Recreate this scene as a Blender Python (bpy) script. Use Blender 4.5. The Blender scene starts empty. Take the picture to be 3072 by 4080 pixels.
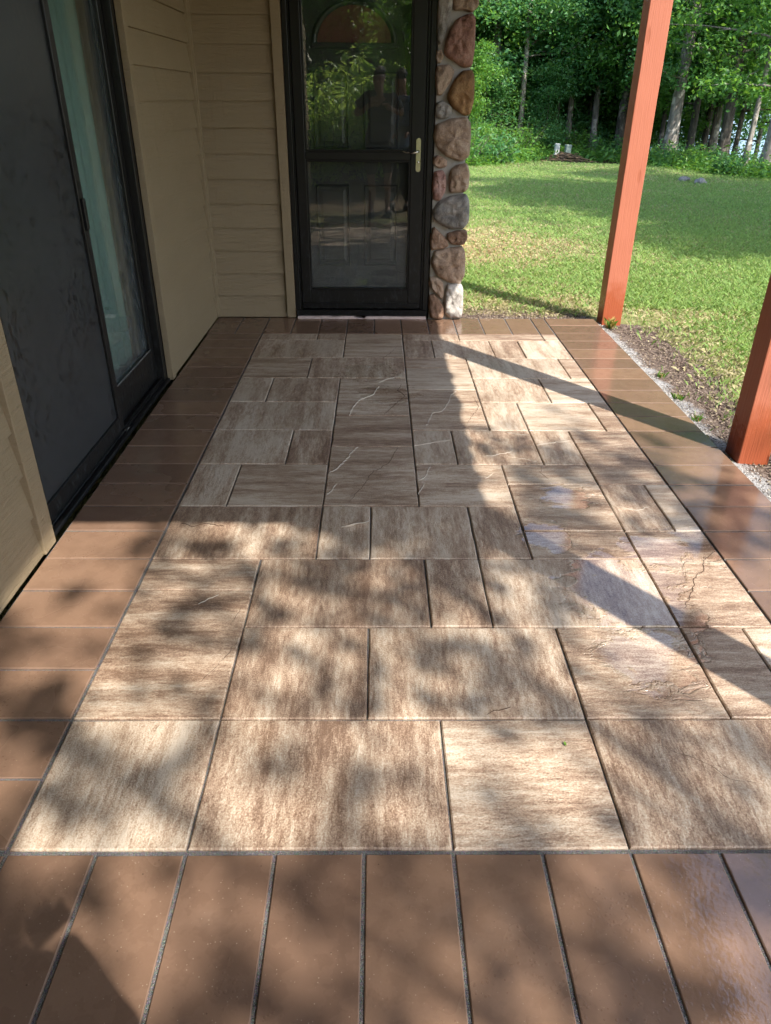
import bpy, bmesh, math, random
import numpy as np
from mathutils import Vector, Matrix, noise as mnoise

random.seed(7)
rng = np.random.default_rng(7)
sc = bpy.context.scene
col = sc.collection
R = math.radians

# ------------------------------------------------------------------ camera
MOD = 0.19                                   # paving module in metres
pitch, yaw, roll = 0.513188, 0.0121753, 0.0078495
cam_loc = Vector((0.78692, -1.01639, 1.40238))
fwd = Vector((math.sin(yaw) * math.cos(pitch), math.cos(yaw) * math.cos(pitch), -math.sin(pitch)))
rgt = Vector((math.cos(yaw), -math.sin(yaw), 0))
up = rgt.cross(fwd)
rgt, up = (math.cos(roll) * rgt + math.sin(roll) * up), (-math.sin(roll) * rgt + math.cos(roll) * up)
cam_d = bpy.data.cameras.new('camera')
cam = bpy.data.objects.new('camera', cam_d)
col.objects.link(cam)
cam.matrix_world = Matrix(((rgt.x, up.x, -fwd.x, cam_loc.x), (rgt.y, up.y, -fwd.y, cam_loc.y),
                           (rgt.z, up.z, -fwd.z, cam_loc.z), (0, 0, 0, 1)))
cam_d.sensor_fit = 'VERTICAL'
cam_d.sensor_height = 24.0
cam_d.lens = 24.0 * 2927.41 / 4080.0
cam_d.clip_start = 0.02
cam_d.clip_end = 6000
sc.camera = cam

# ------------------------------------------------------------------ sky, sun, exposure
SUN_EL = R(48)
SUN_AZ = (0.618, -0.786)                     # ground direction towards the sun
w = bpy.data.worlds.new('World')
sc.world = w
w.use_nodes = True
wn = w.node_tree.nodes
wl = w.node_tree.links
sky = wn.new('ShaderNodeTexSky')
sky.sky_type = 'NISHITA'
sky.sun_disc = False
sky.sun_elevation = SUN_EL
sky.sun_rotation = math.atan2(SUN_AZ[0], SUN_AZ[1])
sky.air_density = 1.0
sky.dust_density = 1.5
wl.new(sky.outputs[0], wn['Background'].inputs[0])
wn['Background'].inputs[1].default_value = 0.15
sun_d = bpy.data.lights.new('sun', 'SUN')
sun_d.energy = 3.2
sun_d.angle = R(0.53)
sun_d.color = (1.0, 0.92, 0.80)
sun = bpy.data.objects.new('sun', sun_d)
col.objects.link(sun)
sd = Vector((SUN_AZ[0] * math.cos(SUN_EL), SUN_AZ[1] * math.cos(SUN_EL), math.sin(SUN_EL)))
sun.rotation_euler = sd.to_track_quat('Z', 'Y').to_euler()
sun.location = sd * 30
vs = sc.view_settings
vs.view_transform = 'Standard'
vs.look = 'None'
vs.exposure = 1.58
vs.gamma = 1.0
sc.render.engine = 'CYCLES'
sc.cycles.use_denoising = True
sc.cycles.max_bounces = 6
sc.cycles.diffuse_bounces = 3
sc.cycles.glossy_bounces = 3
sc.cycles.transmission_bounces = 4
sc.cycles.use_adaptive_sampling = True
sc.cycles.adaptive_threshold = 0.02
sc.cycles.use_light_tree = False
sc.cycles.transparent_max_bounces = 12
sc.cycles.sample_clamp_indirect = 6.0
sc.cycles.caustics_reflective = False
sc.cycles.caustics_refractive = False


# ------------------------------------------------------------------ helpers: meshes and tags
def tag(o, label=None, cat=None, group=None, kind=None):
    if label: o['label'] = label
    if cat: o['category'] = cat
    if group: o['group'] = group
    if kind or cat: o['kind'] = kind or 'thing'
    return o


def empty(name, loc=(0, 0, 0), rz=0.0):
    o = bpy.data.objects.new(name, None)
    o.location = loc
    o.rotation_euler = (0, 0, rz)
    o.empty_display_size = 0.1
    col.objects.link(o)
    return o


def link(name, me, parent=None, loc=(0, 0, 0), rot=(0, 0, 0)):
    o = bpy.data.objects.new(name, me)
    o.location = loc
    o.rotation_euler = rot
    col.objects.link(o)
    if parent is not None:
        o.parent = parent
    return o


def fast_mesh(name, V, F, mats, smooth=False, attr=None, midx=None):
    """V (n,3) array, F (m,k) int array of equal sized faces."""
    V = np.asarray(V, np.float32)
    F = np.asarray(F, np.int32)
    me = bpy.data.meshes.new(name)
    me.vertices.add(len(V))
    me.vertices.foreach_set('co', V.ravel())
    k = F.shape[1]
    me.loops.add(F.size)
    me.loops.foreach_set('vertex_index', F.ravel())
    me.polygons.add(len(F))
    me.polygons.foreach_set('loop_start', np.arange(0, F.size, k, dtype=np.int32))
    me.polygons.foreach_set('loop_total', np.full(len(F), k, np.int32))
    if midx is not None:
        me.polygons.foreach_set('material_index', np.asarray(midx, np.int32))
    if smooth:
        me.polygons.foreach_set('use_smooth', np.ones(len(F), bool))
    me.update(calc_edges=True)
    if attr is not None:
        for an, av in attr.items():
            a = me.color_attributes.new(an, 'FLOAT_COLOR', 'POINT')
            av = np.asarray(av, np.float32)
            if av.ndim == 1:
                av = np.stack([av, av, av, np.ones_like(av)], 1)
            a.data.foreach_set('color', av.ravel())
    for m in (mats if isinstance(mats, (list, tuple)) else [mats]):
        me.materials.append(m)
    return me


def poly_mesh(name, V, F, mat, smooth=False):
    me = bpy.data.meshes.new(name)
    me.from_pydata([tuple(v) for v in V], [], F)
    me.update()
    if smooth:
        me.polygons.foreach_set('use_smooth', [True] * len(me.polygons))
    me.materials.append(mat)
    return me


def bm_done(name, bm, mat, parent=None, smooth=False, loc=(0, 0, 0), rot=(0, 0, 0)):
    bmesh.ops.recalc_face_normals(bm, faces=bm.faces)
    me = bpy.data.meshes.new(name)
    bm.to_mesh(me)
    bm.free()
    if smooth:
        me.polygons.foreach_set('use_smooth', [True] * len(me.polygons))
    me.materials.append(mat)
    return link(name, me, parent, loc, rot)


def add_box(bm, a, b, bev=0.0, seg=1):
    """axis aligned box between corners a and b, edges rounded by bev"""
    r = bmesh.ops.create_cube(bm, size=1.0)
    vv = r['verts']
    for v in vv:
        v.co = Vector(((a[0] + b[0]) / 2 + v.co.x * (b[0] - a[0]),
                       (a[1] + b[1]) / 2 + v.co.y * (b[1] - a[1]),
                       (a[2] + b[2]) / 2 + v.co.z * (b[2] - a[2])))
    if bev > 0:
        ee = list({e for v in vv for e in v.link_edges})
        bmesh.ops.bevel(bm, geom=ee, offset=bev, segments=seg, affect='EDGES', profile=0.5)


def box(name, a, b, mat, parent=None, bev=0.0, seg=1, base=None):
    """box object whose origin sits at its own centre (or at base)"""
    c = base if base else tuple((a[i] + b[i]) / 2 for i in range(3))
    bm = bmesh.new()
    add_box(bm, [a[i] - c[i] for i in range(3)], [b[i] - c[i] for i in range(3)], bev, seg)
    return bm_done(name, bm, mat, parent, False, c)


def tube(path, radii, sides=8, cap=True, base=0):
    """verts, quads of a tube swept along path"""
    V, F = [], []
    n = len(path)
    P = [Vector(p) for p in path]
    t0 = (P[1] - P[0]).normalized()
    ref = Vector((1, 0, 0)) if abs(t0.x) < 0.8 else Vector((0, 1, 0))
    for i in range(n):
        t = (P[min(i + 1, n - 1)] - P[max(i - 1, 0)]).normalized()
        a = (ref - t * ref.dot(t)).normalized()
        b = t.cross(a)
        for k in range(sides):
            th = 2 * math.pi * k / sides
            V.append(P[i] + (a * math.cos(th) + b * math.sin(th)) * radii[i])
    for i in range(n - 1):
        for k in range(sides):
            k2 = (k + 1) % sides
            F.append((base + i * sides + k, base + i * sides + k2, base + (i + 1) * sides + k2, base + (i + 1) * sides + k))
    return V, F


def smoothstep(a, b, x):
    t = np.clip((np.asarray(x, float) - a) / (b - a), 0, 1)
    return t * t * (3 - 2 * t)


# ------------------------------------------------------------------ helpers: materials
class G:
    def __init__(s, name):
        s.m = bpy.data.materials.new(name)
        s.m.use_nodes = True
        s.t = s.m.node_tree
        s.t.nodes.clear()
        s.out = s.t.nodes.new('ShaderNodeOutputMaterial')

    def n(s, typ, **kw):
        nd = s.t.nodes.new(typ)
        for k, v in kw.items():
            setattr(nd, k, v)
        return nd

    def set(s, sock, v):
        if v is None:
            return
        if isinstance(v, bpy.types.NodeSocket):
            s.t.links.new(v, sock)
        else:
            if isinstance(v, (tuple, list)) and len(v) == 3 and sock.type == 'RGBA':
                v = (*v, 1)
            sock.default_value = v

    def coord(s, which='Object'):
        return s.n('ShaderNodeTexCoord').outputs[which]

    def pos(s):
        return s.n('ShaderNodeNewGeometry').outputs['Position']

    def rnd(s):
        return s.n('ShaderNodeObjectInfo').outputs['Random']

    def mp(s, vec, scale=(1, 1, 1), loc=(0, 0, 0), rot=(0, 0, 0)):
        nd = s.n('ShaderNodeMapping')
        s.set(nd.inputs['Vector'], vec)
        s.set(nd.inputs['Location'], loc)
        s.set(nd.inputs['Rotation'], rot)
        s.set(nd.inputs['Scale'], scale)
        return nd.outputs[0]

    def vadd(s, a, b):
        nd = s.n('ShaderNodeVectorMath', operation='ADD')
        s.set(nd.inputs[0], a)
        s.set(nd.inputs[1], b)
        return nd.outputs[0]

    def vscale(s, a, k):
        nd = s.n('ShaderNodeVectorMath', operation='SCALE')
        s.set(nd.inputs[0], a)
        s.set(nd.inputs['Scale'], k)
        return nd.outputs[0]

    def dist(s, a, b):
        nd = s.n('ShaderNodeVectorMath', operation='DISTANCE')
        s.set(nd.inputs[0], a)
        s.set(nd.inputs[1], b)
        return nd.outputs['Value']

    def noise(s, vec, scale=5.0, detail=4.0, rough=0.55, dist=0.0, out='Fac'):
        nd = s.n('ShaderNodeTexNoise')
        s.set(nd.inputs['Vector'], vec)
        s.set(nd.inputs['Scale'], scale)
        s.set(nd.inputs['Detail'], detail)
        s.set(nd.inputs['Roughness'], rough)
        s.set(nd.inputs['Distortion'], dist)
        return nd.outputs[out]

    def voro(s, vec, scale=5.0, feature='F1', out='Distance', rand=1.0):
        nd = s.n('ShaderNodeTexVoronoi', feature=feature)
        s.set(nd.inputs['Vector'], vec)
        s.set(nd.inputs['Scale'], scale)
        s.set(nd.inputs['Randomness'], rand)
        return nd.outputs[out]

    def ramp(s, fac, stops, interp='LINEAR'):
        nd = s.n('ShaderNodeValToRGB')
        nd.color_ramp.interpolation = interp
        e = nd.color_ramp.elements
        while len(e) > 1:
            e.remove(e[-1])
        e[0].position = stops[0][0]
        c = stops[0][1]
        e[0].color = (*c, 1) if len(c) == 3 else c
        for p, c in stops[1:]:
            x = e.new(p)
            x.color = (*c, 1) if len(c) == 3 else c
        s.set(nd.inputs[0], fac)
        return nd.outputs[0]

    def step(s, fac, a, b):
        """0 at a, 1 at b (smooth)"""
        nd = s.n('ShaderNodeMapRange', interpolation_type='SMOOTHSTEP')
        s.set(nd.inputs['Value'], fac)
        nd.inputs['From Min'].default_value = min(a, b)
        nd.inputs['From Max'].default_value = max(a, b)
        nd.inputs['To Min'].default_value = 0.0 if a < b else 1.0
        nd.inputs['To Max'].default_value = 1.0 if a < b else 0.0
        return nd.outputs[0]

    def mix(s, fac, a, b, mode='MIX'):
        nd = s.n('ShaderNodeMix', data_type='RGBA', blend_type=mode)
        s.set(nd.inputs[0], fac)
        s.set(nd.inputs[6], a)
        s.set(nd.inputs[7], b)
        return nd.outputs[2]

    def fmix(s, fac, a, b):
        nd = s.n('ShaderNodeMix', data_type='FLOAT')
        s.set(nd.inputs[0], fac)
        s.set(nd.inputs[2], a)
        s.set(nd.inputs[3], b)
        return nd.outputs[0]

    def m_(s, op, a, b=None, clamp=False):
        nd = s.n('ShaderNodeMath', operation=op)
        nd.use_clamp = clamp
        s.set(nd.inputs[0], a)
        if b is not None:
            s.set(nd.inputs[1], b)
        return nd.outputs[0]

    def bump(s, h, strength=0.5, distance=0.01, normal=None):
        nd = s.n('ShaderNodeBump')
        nd.inputs['Strength'].default_value = strength
        nd.inputs['Distance'].default_value = distance
        s.set(nd.inputs['Height'], h)
        if normal is not None:
            s.set(nd.inputs['Normal'], normal)
        return nd.outputs[0]

    def attr(s, name, out='Color'):
        nd = s.n('ShaderNodeAttribute')
        nd.attribute_name = name
        return nd.outputs[out]

    def sep(s, v):
        return s.n('ShaderNodeSeparateXYZ') if v is None else s._sep(v)

    def _sep(s, v):
        nd = s.n('ShaderNodeSeparateXYZ')
        s.set(nd.inputs[0], v)
        return nd.outputs

    def bsdf(s, color, rough=0.6, spec=0.5, normal=None, metal=0.0, coat=None, coat_rough=0.1, coat_normal=None):
        nd = s.n('ShaderNodeBsdfPrincipled')
        s.set(nd.inputs['Base Color'], color)
        s.set(nd.inputs['Roughness'], rough)
        s.set(nd.inputs['Specular IOR Level'], spec)
        s.set(nd.inputs['Metallic'], metal)
        if normal is not None:
            s.set(nd.inputs['Normal'], normal)
        if coat is not None:
            s.set(nd.inputs['Coat Weight'], coat)
            s.set(nd.inputs['Coat Roughness'], coat_rough)
            nd.inputs['Coat IOR'].default_value = 1.33
            if coat_normal is not None:
                s.set(nd.inputs['Coat Normal'], coat_normal)
        return nd.outputs[0]

    def done(s, shader):
        s.t.links.new(shader, s.out.inputs['Surface'])
        return s.m


def simple(name, color, rough=0.6, spec=0.4, metal=0.0, nscale=None, namt=0.25, bump=0.0, bscale=60):
    g = G(name)
    c = color
    nrm = None
    if nscale:
        f = g.noise(g.coord(), nscale, 5, 0.6)
        c = g.mix(f, tuple(x * (1 - namt) for x in color), tuple(min(1, x * (1 + namt)) for x in color))
    if bump:
        nrm = g.bump(g.noise(g.coord(), bscale, 4), bump, 0.004)
    return g.done(g.bsdf(c, rough, spec, nrm, metal))


def mat_paver(axis):
    """cleft-slate concrete slab: brown and cream streaks along one axis, damp"""
    g = G('slate_paver_' + 'xy'[axis])
    o = g.coord()
    rnd = g.rnd()
    off = g.n('ShaderNodeCombineXYZ')
    g.set(off.inputs[0], g.m_('MULTIPLY', rnd, 37.0))
    g.set(off.inputs[1], g.m_('MULTIPLY', rnd, 91.0))
    g.set(off.inputs[2], g.m_('MULTIPLY', rnd, 13.0))
    v = g.vadd(o, off.outputs[0])
    s1 = (2.4, 17, 3) if axis == 0 else (17, 2.4, 3)
    s2 = (20, 80, 20) if axis == 0 else (80, 20, 20)
    s3 = (210, 250, 150) if axis == 0 else (250, 210, 150)
    broad = g.noise(g.mp(v, s1), 1.0, 4, 0.6, 0.15)
    mid = g.noise(g.mp(v, s2), 1.0, 4, 0.72, 0.2)
    fine = g.noise(g.mp(v, s3), 1.0, 2, 0.7)
    f = g.m_('ADD', g.m_('MULTIPLY', broad, 0.98), g.m_('MULTIPLY', mid, 0.70))
    f = g.m_('ADD', f, g.m_('MULTIPLY', fine, 0.72))
    f = g.m_('ADD', f, g.m_('MULTIPLY', g.m_('SUBTRACT', rnd, 0.5), 0.20))
    f = g.m_('SUBTRACT', f, 0.69)
    c = g.ramp(f, [(0.22, (0.175, 0.110, 0.076)), (0.37, (0.275, 0.188, 0.134)), (0.49, (0.385, 0.288, 0.214)),
                   (0.60, (0.475, 0.382, 0.296)), (0.74, (0.575, 0.495, 0.41))])
    # water standing in shallow clefts
    p = g.pos()
    wob = g.noise(g.mp(p, (9, 16, 1)), 1.0, 4, 0.65, 0.8)
    wet = None
    for (cx, cy, r) in ((1.56, 1.08, 0.10), (1.60, 0.93, 0.20), (1.72, 0.82, 0.10), (1.78, 1.19, 0.12), (1.40, 1.30, 0.10),
                        (0.84, 2.77, 0.14), (0.74, 3.15, 0.16), (1.58, 0.62, 0.14), (2.0, 1.25, 0.14), (1.55, 1.60, 0.10)):
        d = g.dist(p, (cx, cy, 0.0))
        k = g.m_('SUBTRACT', 1.0, g.m_('DIVIDE', d, r * 1.9), True)
        wet = k if wet is None else g.m_('MAXIMUM', wet, k)
    pud = g.step(g.m_('ADD', g.m_('MULTIPLY', wet, 0.55), g.m_('MULTIPLY', wob, 0.8)), 0.63, 0.69)
    pud = g.m_('MULTIPLY', pud, g.step(wet, 0.0, 0.12))
    damp = g.step(g.noise(p, 2.3, 4, 0.6), 0.42, 0.62)
    c = g.mix(g.m_('MULTIPLY', damp, 0.22), c, g.mix(1.0, c, (0.55, 0.5, 0.46), 'MULTIPLY'))
    rough = g.fmix(damp, 0.62, 0.36)
    rough = g.m_('ADD', rough, g.m_('MULTIPLY', g.m_('SUBTRACT', fine, 0.5), 0.35))
    rough = g.fmix(pud, rough, 0.03)
    h = g.m_('ADD', g.m_('MULTIPLY', mid, 0.9), g.m_('MULTIPLY', fine, 0.5))
    h = g.m_('MULTIPLY', h, g.fmix(pud, 1.0, 0.03))
    nrm = g.bump(h, 0.8, 0.005)
    return g.done(g.bsdf(c, rough, g.fmix(pud, 0.5, 0.8), nrm))


def mat_brick():
    """smooth brown concrete border paver, wet from hosing, pale aggregate specks"""
    g = G('brown_paver')
    o = g.coord()
    rnd = g.rnd()
    v = g.vadd(o, g.vscale(g.n('ShaderNodeObjectInfo').outputs['Location'], 3.1))
    p = g.pos()
    f = g.noise(v, 7, 5, 0.6)
    c = g.mix(f, (0.180, 0.115, 0.081), (0.238, 0.156, 0.112))
    c = g.mix(1.0, c, g.mix(rnd, (0.80, 0.79, 0.80), (1.20, 1.17, 1.12)), 'MULTIPLY')
    c = g.mix(g.m_('MULTIPLY', g.noise(v, 170, 3, 0.75), 0.45), c, (0.15, 0.088, 0.058))
    sp = g.step(g.voro(v, 110), 0.16, 0.08)
    keep = g.step(g.noise(v, 42, 1), 0.48, 0.56)
    sp = g.m_('MULTIPLY', sp, keep)
    c = g.mix(g.m_('MULTIPLY', sp, 0.5), c, (0.46, 0.37, 0.29))
    pit = g.m_('MULTIPLY', g.step(g.voro(v, 33), 0.07, 0.03), g.step(g.noise(v, 15, 1), 0.52, 0.6))
    c = g.mix(g.m_('MULTIPLY', pit, 0.8), c, (0.05, 0.03, 0.02))
    wetn = g.noise(p, 1.8, 4, 0.55)
    wet = g.step(wetn, 0.36, 0.56)
    drops = g.m_('MULTIPLY', g.step(g.voro(p, 90), 0.32, 0.16), g.step(g.noise(p, 5, 3), 0.48, 0.58))
    blot = g.step(g.noise(p, 16, 3, 0.6), 0.50, 0.54)
    c = g.mix(g.m_('MULTIPLY', blot, 0.16), c, g.mix(1.0, c, (0.55, 0.5, 0.48), 'MULTIPLY'))
    pool = g.step(g.m_('ADD', g.dist(p, (1.62, -0.20, 0.0)), g.m_('MULTIPLY', g.noise(p, 6, 3), 0.30)), 0.52, 0.36)
    wet = g.m_('MAXIMUM', wet, pool)
    wet = g.m_('MAXIMUM', wet, g.m_('MULTIPLY', g.step(g._sep(p)[0], 1.95, 2.05), 0.9))
    scuff = g.step(g.noise(g.mp(v, (3, 3, 3), (5, 5, 5)), 1.0, 5, 0.65), 0.55, 0.72)
    c = g.mix(g.m_('MULTIPLY', scuff, 0.22), c, (0.34, 0.235, 0.175))
    rough = g.fmix(wet, 0.40, 0.12)
    rough = g.fmix(pool, rough, 0.05)
    rough = g.fmix(drops, rough, 0.05)
    h = g.m_('ADD', g.m_('MULTIPLY', g.noise(v, 150, 3), 0.15), g.m_('MULTIPLY', drops, 0.5))
    h = g.m_('SUBTRACT', h, pit)
    wave = g.noise(p, 26, 2, 0.5)
    h = g.m_('ADD', h, g.m_('MULTIPLY', wave, 0.6))
    h = g.m_('ADD', h, g.m_('MULTIPLY', g.m_('MULTIPLY', pool, g.noise(p, 75, 2)), 0.9))
    nrm = g.bump(h, 0.18, 0.004)
    tn = g._sep(g.n('ShaderNodeNewGeometry').outputs['True Normal'])[2]
    rough = g.fmix(g.step(tn, 0.85, 0.97), 0.75, rough)
    return g.done(g.bsdf(c, rough, g.fmix(pool, 0.55, 0.9), nrm))


def mat_sand():
    g = G('joint_sand')
    p = g.pos()
    v = g.voro(p, 420, out='Color')
    c = g.ramp(g.m_('MULTIPLY', g.noise(p, 600, 2), 1.0), [(0.3, (0.07, 0.07, 0.072)), (0.55, (0.21, 0.21, 0.215)), (0.75, (0.44, 0.44, 0.44))])
    c = g.mix(0.35, c, v, 'MULTIPLY')
    nrm = g.bump(g.voro(p, 420), 0.9, 0.003)
    return g.done(g.bsdf(c, 0.8, 0.3, nrm))


def mat_siding():
    """tan painted fibre cement with pressed cedar grain; grain runs along local x"""
    g = G('tan_siding')
    o = g.coord()
    v = g.vadd(o, g.vscale(g.n('ShaderNodeObjectInfo').outputs['Location'], 5.3))
    grain = g.noise(g.mp(v, (5, 5, 90)), 1.0, 5, 0.65, 1.6)
    saw = g.noise(g.mp(v, (150, 150, 12)), 1.0, 2, 0.5)
    swirl = g.noise(v, 5, 3)
    h = g.m_('ADD', grain, g.m_('MULTIPLY', g.m_('MULTIPLY', saw, g.step(swirl, 0.45, 0.6)), 0.45))
    c = g.mix(g.noise(v, 3.2, 4), (0.240, 0.186, 0.117), (0.280, 0.220, 0.141))
    run = g.noise(g.mp(g.pos(), (22, 22, 1.5)), 1.0, 4, 0.6)
    c = g.mix(g.m_('MULTIPLY', g.step(run, 0.6, 0.75), 0.25), c, (0.18, 0.135, 0.075))
    return g.done(g.bsdf(c, 0.5, 0.35, g.bump(h, 0.9, 0.006)))


def mat_post():
    g = G('terracotta_paint')
    o = g.coord()
    v = g.vadd(o, g.vscale(g.n('ShaderNodeObjectInfo').outputs['Location'], 2.0))
    grain = g.noise(g.mp(v, (70, 70, 3.0)), 1.0, 5, 0.6, 0.8)
    rings = g.n('ShaderNodeTexWave', wave_type='BANDS', bands_direction='X')
    g.set(rings.inputs['Vector'], g.mp(v, (1, 1, 0.10)))
    rings.inputs['Scale'].default_value = 24
    rings.inputs['Distortion'].default_value = 6
    rings.inputs['Detail'].default_value = 2
    rings.inputs['Detail Scale'].default_value = 2.5
    knot = g.step(g.voro(g.mp(v, (5, 5, 1.6)), 1.0), 0.10, 0.04)
    h = g.m_('ADD', grain, g.m_('MULTIPLY', rings.outputs['Fac'], 0.16))
    h = g.m_('SUBTRACT', h, g.m_('MULTIPLY', knot, 0.8))
    z = g._sep(g.pos())[2]
    c = g.mix(g.noise(v, 4, 4), (0.345, 0.112, 0.066), (0.395, 0.132, 0.078))
    splash = g.m_('MULTIPLY', g.step(g.m_('ADD', z, g.m_('MULTIPLY', g.noise(v, 14, 4), 0.35)), 0.50, 0.28), 0.85)
    c = g.mix(splash, c, (0.29, 0.070, 0.030))
    c = g.mix(g.m_('MULTIPLY', g.step(g.noise(g.mp(v, (90, 90, 2)), 1.0, 3), 0.66, 0.72), 0.35), c, (0.20, 0.045, 0.02))
    c = g.mix(g.m_('MULTIPLY', knot, 0.5), c, (0.26, 0.07, 0.03))
    rough = g.fmix(splash, 0.55, 0.22)
    return g.done(g.bsdf(c, rough, 0.4, g.bump(h, 0.5, 0.004)))


def mat_stone(name, c0, c1, c2, sc_=9.0):
    g = G(name)
    v = g.vadd(g.coord(), g.vscale(g.n('ShaderNodeObjectInfo').outputs['Location'], 9.7))
    f = g.noise(v, sc_, 7, 0.65, 0.5)
    c = g.ramp(f, [(0.3, c0), (0.5, c1), (0.7, c2)])
    fl = g.noise(v, 130, 4, 0.7)
    c = g.mix(0.5, c, g.ramp(fl, [(0.3, (0.35, 0.33, 0.32)), (0.55, (1, 1, 1)), (0.75, (1.25, 1.22, 1.2))]), 'MULTIPLY')
    pit = g.step(g.voro(v, 60), 0.16, 0.06)
    c = g.mix(g.m_('MULTIPLY', pit, 0.4), c, tuple(x * 0.4 for x in c0))
    h = g.m_('ADD', g.m_('MULTIPLY', g.noise(v, 22, 6, 0.65), 1.0), g.m_('MULTIPLY', fl, 0.35))
    h = g.m_('SUBTRACT', h, g.m_('MULTIPLY', pit, 0.4))
    return g.done(g.bsdf(c, 0.78, 0.3, g.bump(h, 1.0, 0.014)))


def mat_mortar():
    g = G('mortar')
    p = g.pos()
    c = g.mix(g.noise(p, 14, 5), (0.26, 0.245, 0.225), (0.39, 0.37, 0.335))
    wet = g.step(g.voro(g.mp(p, (1, 1, 0.7)), 34), 0.30, 0.22)
    wet = g.m_('MULTIPLY', wet, g.step(g.noise(p, 6, 2), 0.5, 0.6))
    c = g.mix(g.m_('MULTIPLY', wet, 0.8), c, (0.07, 0.065, 0.06))
    return g.done(g.bsdf(c, 0.85, 0.25, g.bump(g.noise(p, 120, 4), 0.5, 0.003)))


def mat_dark_metal(name, c=(0.0075, 0.0072, 0.007), splash=True):
    """near black enamel with dried water splashes low down"""
    g = G(name)
    p = g.pos()
    cc = g.mix(g.noise(p, 12, 4), c, tuple(x * 1.5 for x in c))
    rough = 0.36
    if splash:
        spot = g.step(g.noise(g.mp(p, (60, 60, 22)), 1.0, 3, 0.6), 0.56, 0.62)
        z = g._sep(p)[2]
        spot = g.m_('MULTIPLY', spot, g.step(z, 1.1, 0.2))
        cc = g.mix(g.m_('MULTIPLY', spot, 0.55), cc, (0.028, 0.030, 0.033))
        rough = g.fmix(spot, 0.34, 0.6)
    return g.done(g.bsdf(cc, rough, 0.28))


def mat_glass(name, dirt=0.0, tint=(0.94, 0.96, 0.95), streak=False, dz=(0.9, 0.25)):
    """window pane: clear, mirror reflection by angle, film of dried water"""
    g = G(name)
    p = g.pos()
    fc = g.n('ShaderNodeLayerWeight')
    fc.inputs['Blend'].default_value = 0.5
    k = g.m_('ADD', g.m_('MULTIPLY', g.m_('POWER', fc.outputs['Facing'], 5.0), 0.94), 0.060)
    gl = g.n('ShaderNodeBsdfGlossy')
    gl.inputs['Roughness'].default_value = 0.012
    gl.inputs['Color'].default_value = (0.96, 0.97, 0.97, 1)
    wob = g.bump(g.noise(p, 3.0, 2), 0.06, 0.02)
    g.set(gl.inputs['Normal'], wob)
    tr = g.n('ShaderNodeBsdfTransparent')
    tr.inputs['Color'].default_value = (*tint, 1)
    mx = g.n('ShaderNodeMixShader')
    g.set(mx.inputs[0], k)
    g.set(mx.inputs[1], tr.outputs[0])
    g.set(mx.inputs[2], gl.outputs[0])
    sh = mx.outputs[0]
    if dirt > 0:
        di = g.n('ShaderNodeBsdfDiffuse')
        di.inputs['Color'].default_value = (0.42, 0.47, 0.52, 1)
        spots = g.step(g.noise(g.mp(p, (55, 55, 30)), 1.0, 4, 0.65), 0.50, 0.66)
        if streak:
            st = g.step(g.noise(g.mp(p, (7, 7, 120), rot=(0, 0.06, 0)), 1.0, 3, 0.6, 0.4), 0.64, 0.70)
            spots = g.m_('MAXIMUM', g.m_('MULTIPLY', spots, 0.5), st)
        z = g._sep(p)[2]
        low = g.step(z, dz[0], dz[1])
        f = g.m_('MULTIPLY', g.m_('ADD', g.m_('MULTIPLY', spots, 0.8), 0.25), g.m_('MULTIPLY', g.m_('ADD', low, 0.12), dirt), True)
        m2 = g.n('ShaderNodeMixShader')
        g.set(m2.inputs[0], f)
        g.set(m2.inputs[1], sh)
        g.set(m2.inputs[2], di.outputs[0])
        sh = m2.outputs[0]
    return g.done(sh)


def mat_screen():
    """charcoal insect screen, partly see-through, beaded with water"""
    g = G('insect_screen')
    p = g.pos()
    big = g.noise(p, 2.6, 3)
    dr = g.voro(g.vadd(g.mp(p, (1, 44, 27), rot=(0.4, 0, 0)), g.vscale(g.noise(p, 30, 2, out='Color'), 0.9)), 1.0)
    spot = g.m_('MULTIPLY', g.step(dr, 0.46, 0.34), g.step(g.m_('ADD', big, g.m_('MULTIPLY', g.noise(p, 24, 2), 0.5)), 0.70, 0.80))
    c = g.mix(g.noise(p, 4, 3), (0.036, 0.039, 0.043), (0.047, 0.051, 0.056))
    c = g.mix(g.m_('MULTIPLY', spot, 0.9), c, (0.004, 0.004, 0.005))
    sh = g.bsdf(c, 0.30, 0.5)
    tr = g.n('ShaderNodeBsdfTransparent')
    mx = g.n('ShaderNodeMixShader')
    g.set(mx.inputs[0], g.fmix(spot, 0.22, 0.02))
    g.set(mx.inputs[1], sh)
    g.set(mx.inputs[2], tr.outputs[0])
    return g.done(mx.outputs[0])


def mat_leaf(name, dark, light, trans, tw=0.35, gloss=0.12):
    g = G(name)
    a = g.attr('lv')
    rnd = g.rnd()
    f = g.m_('ADD', g.m_('MULTIPLY', g._sep(a)[0], 0.85), g.m_('MULTIPLY', rnd, 0.15))
    c = g.mix(f, dark, light)
    d = g.n('ShaderNodeBsdfPrincipled')
    g.set(d.inputs['Base Color'], c)
    d.inputs['Roughness'].default_value = 0.42
    d.inputs['Specular IOR Level'].default_value = 0.4
    t = g.n('ShaderNodeBsdfTranslucent')
    g.set(t.inputs['Color'], g.mix(f, tuple(x * 0.8 for x in trans), trans))
    m = g.n('ShaderNodeMixShader')
    m.inputs[0].default_value = tw
    g.set(m.inputs[1], d.outputs[0])
    g.set(m.inputs[2], t.outputs[0])
    return g.done(m.outputs[0])


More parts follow.
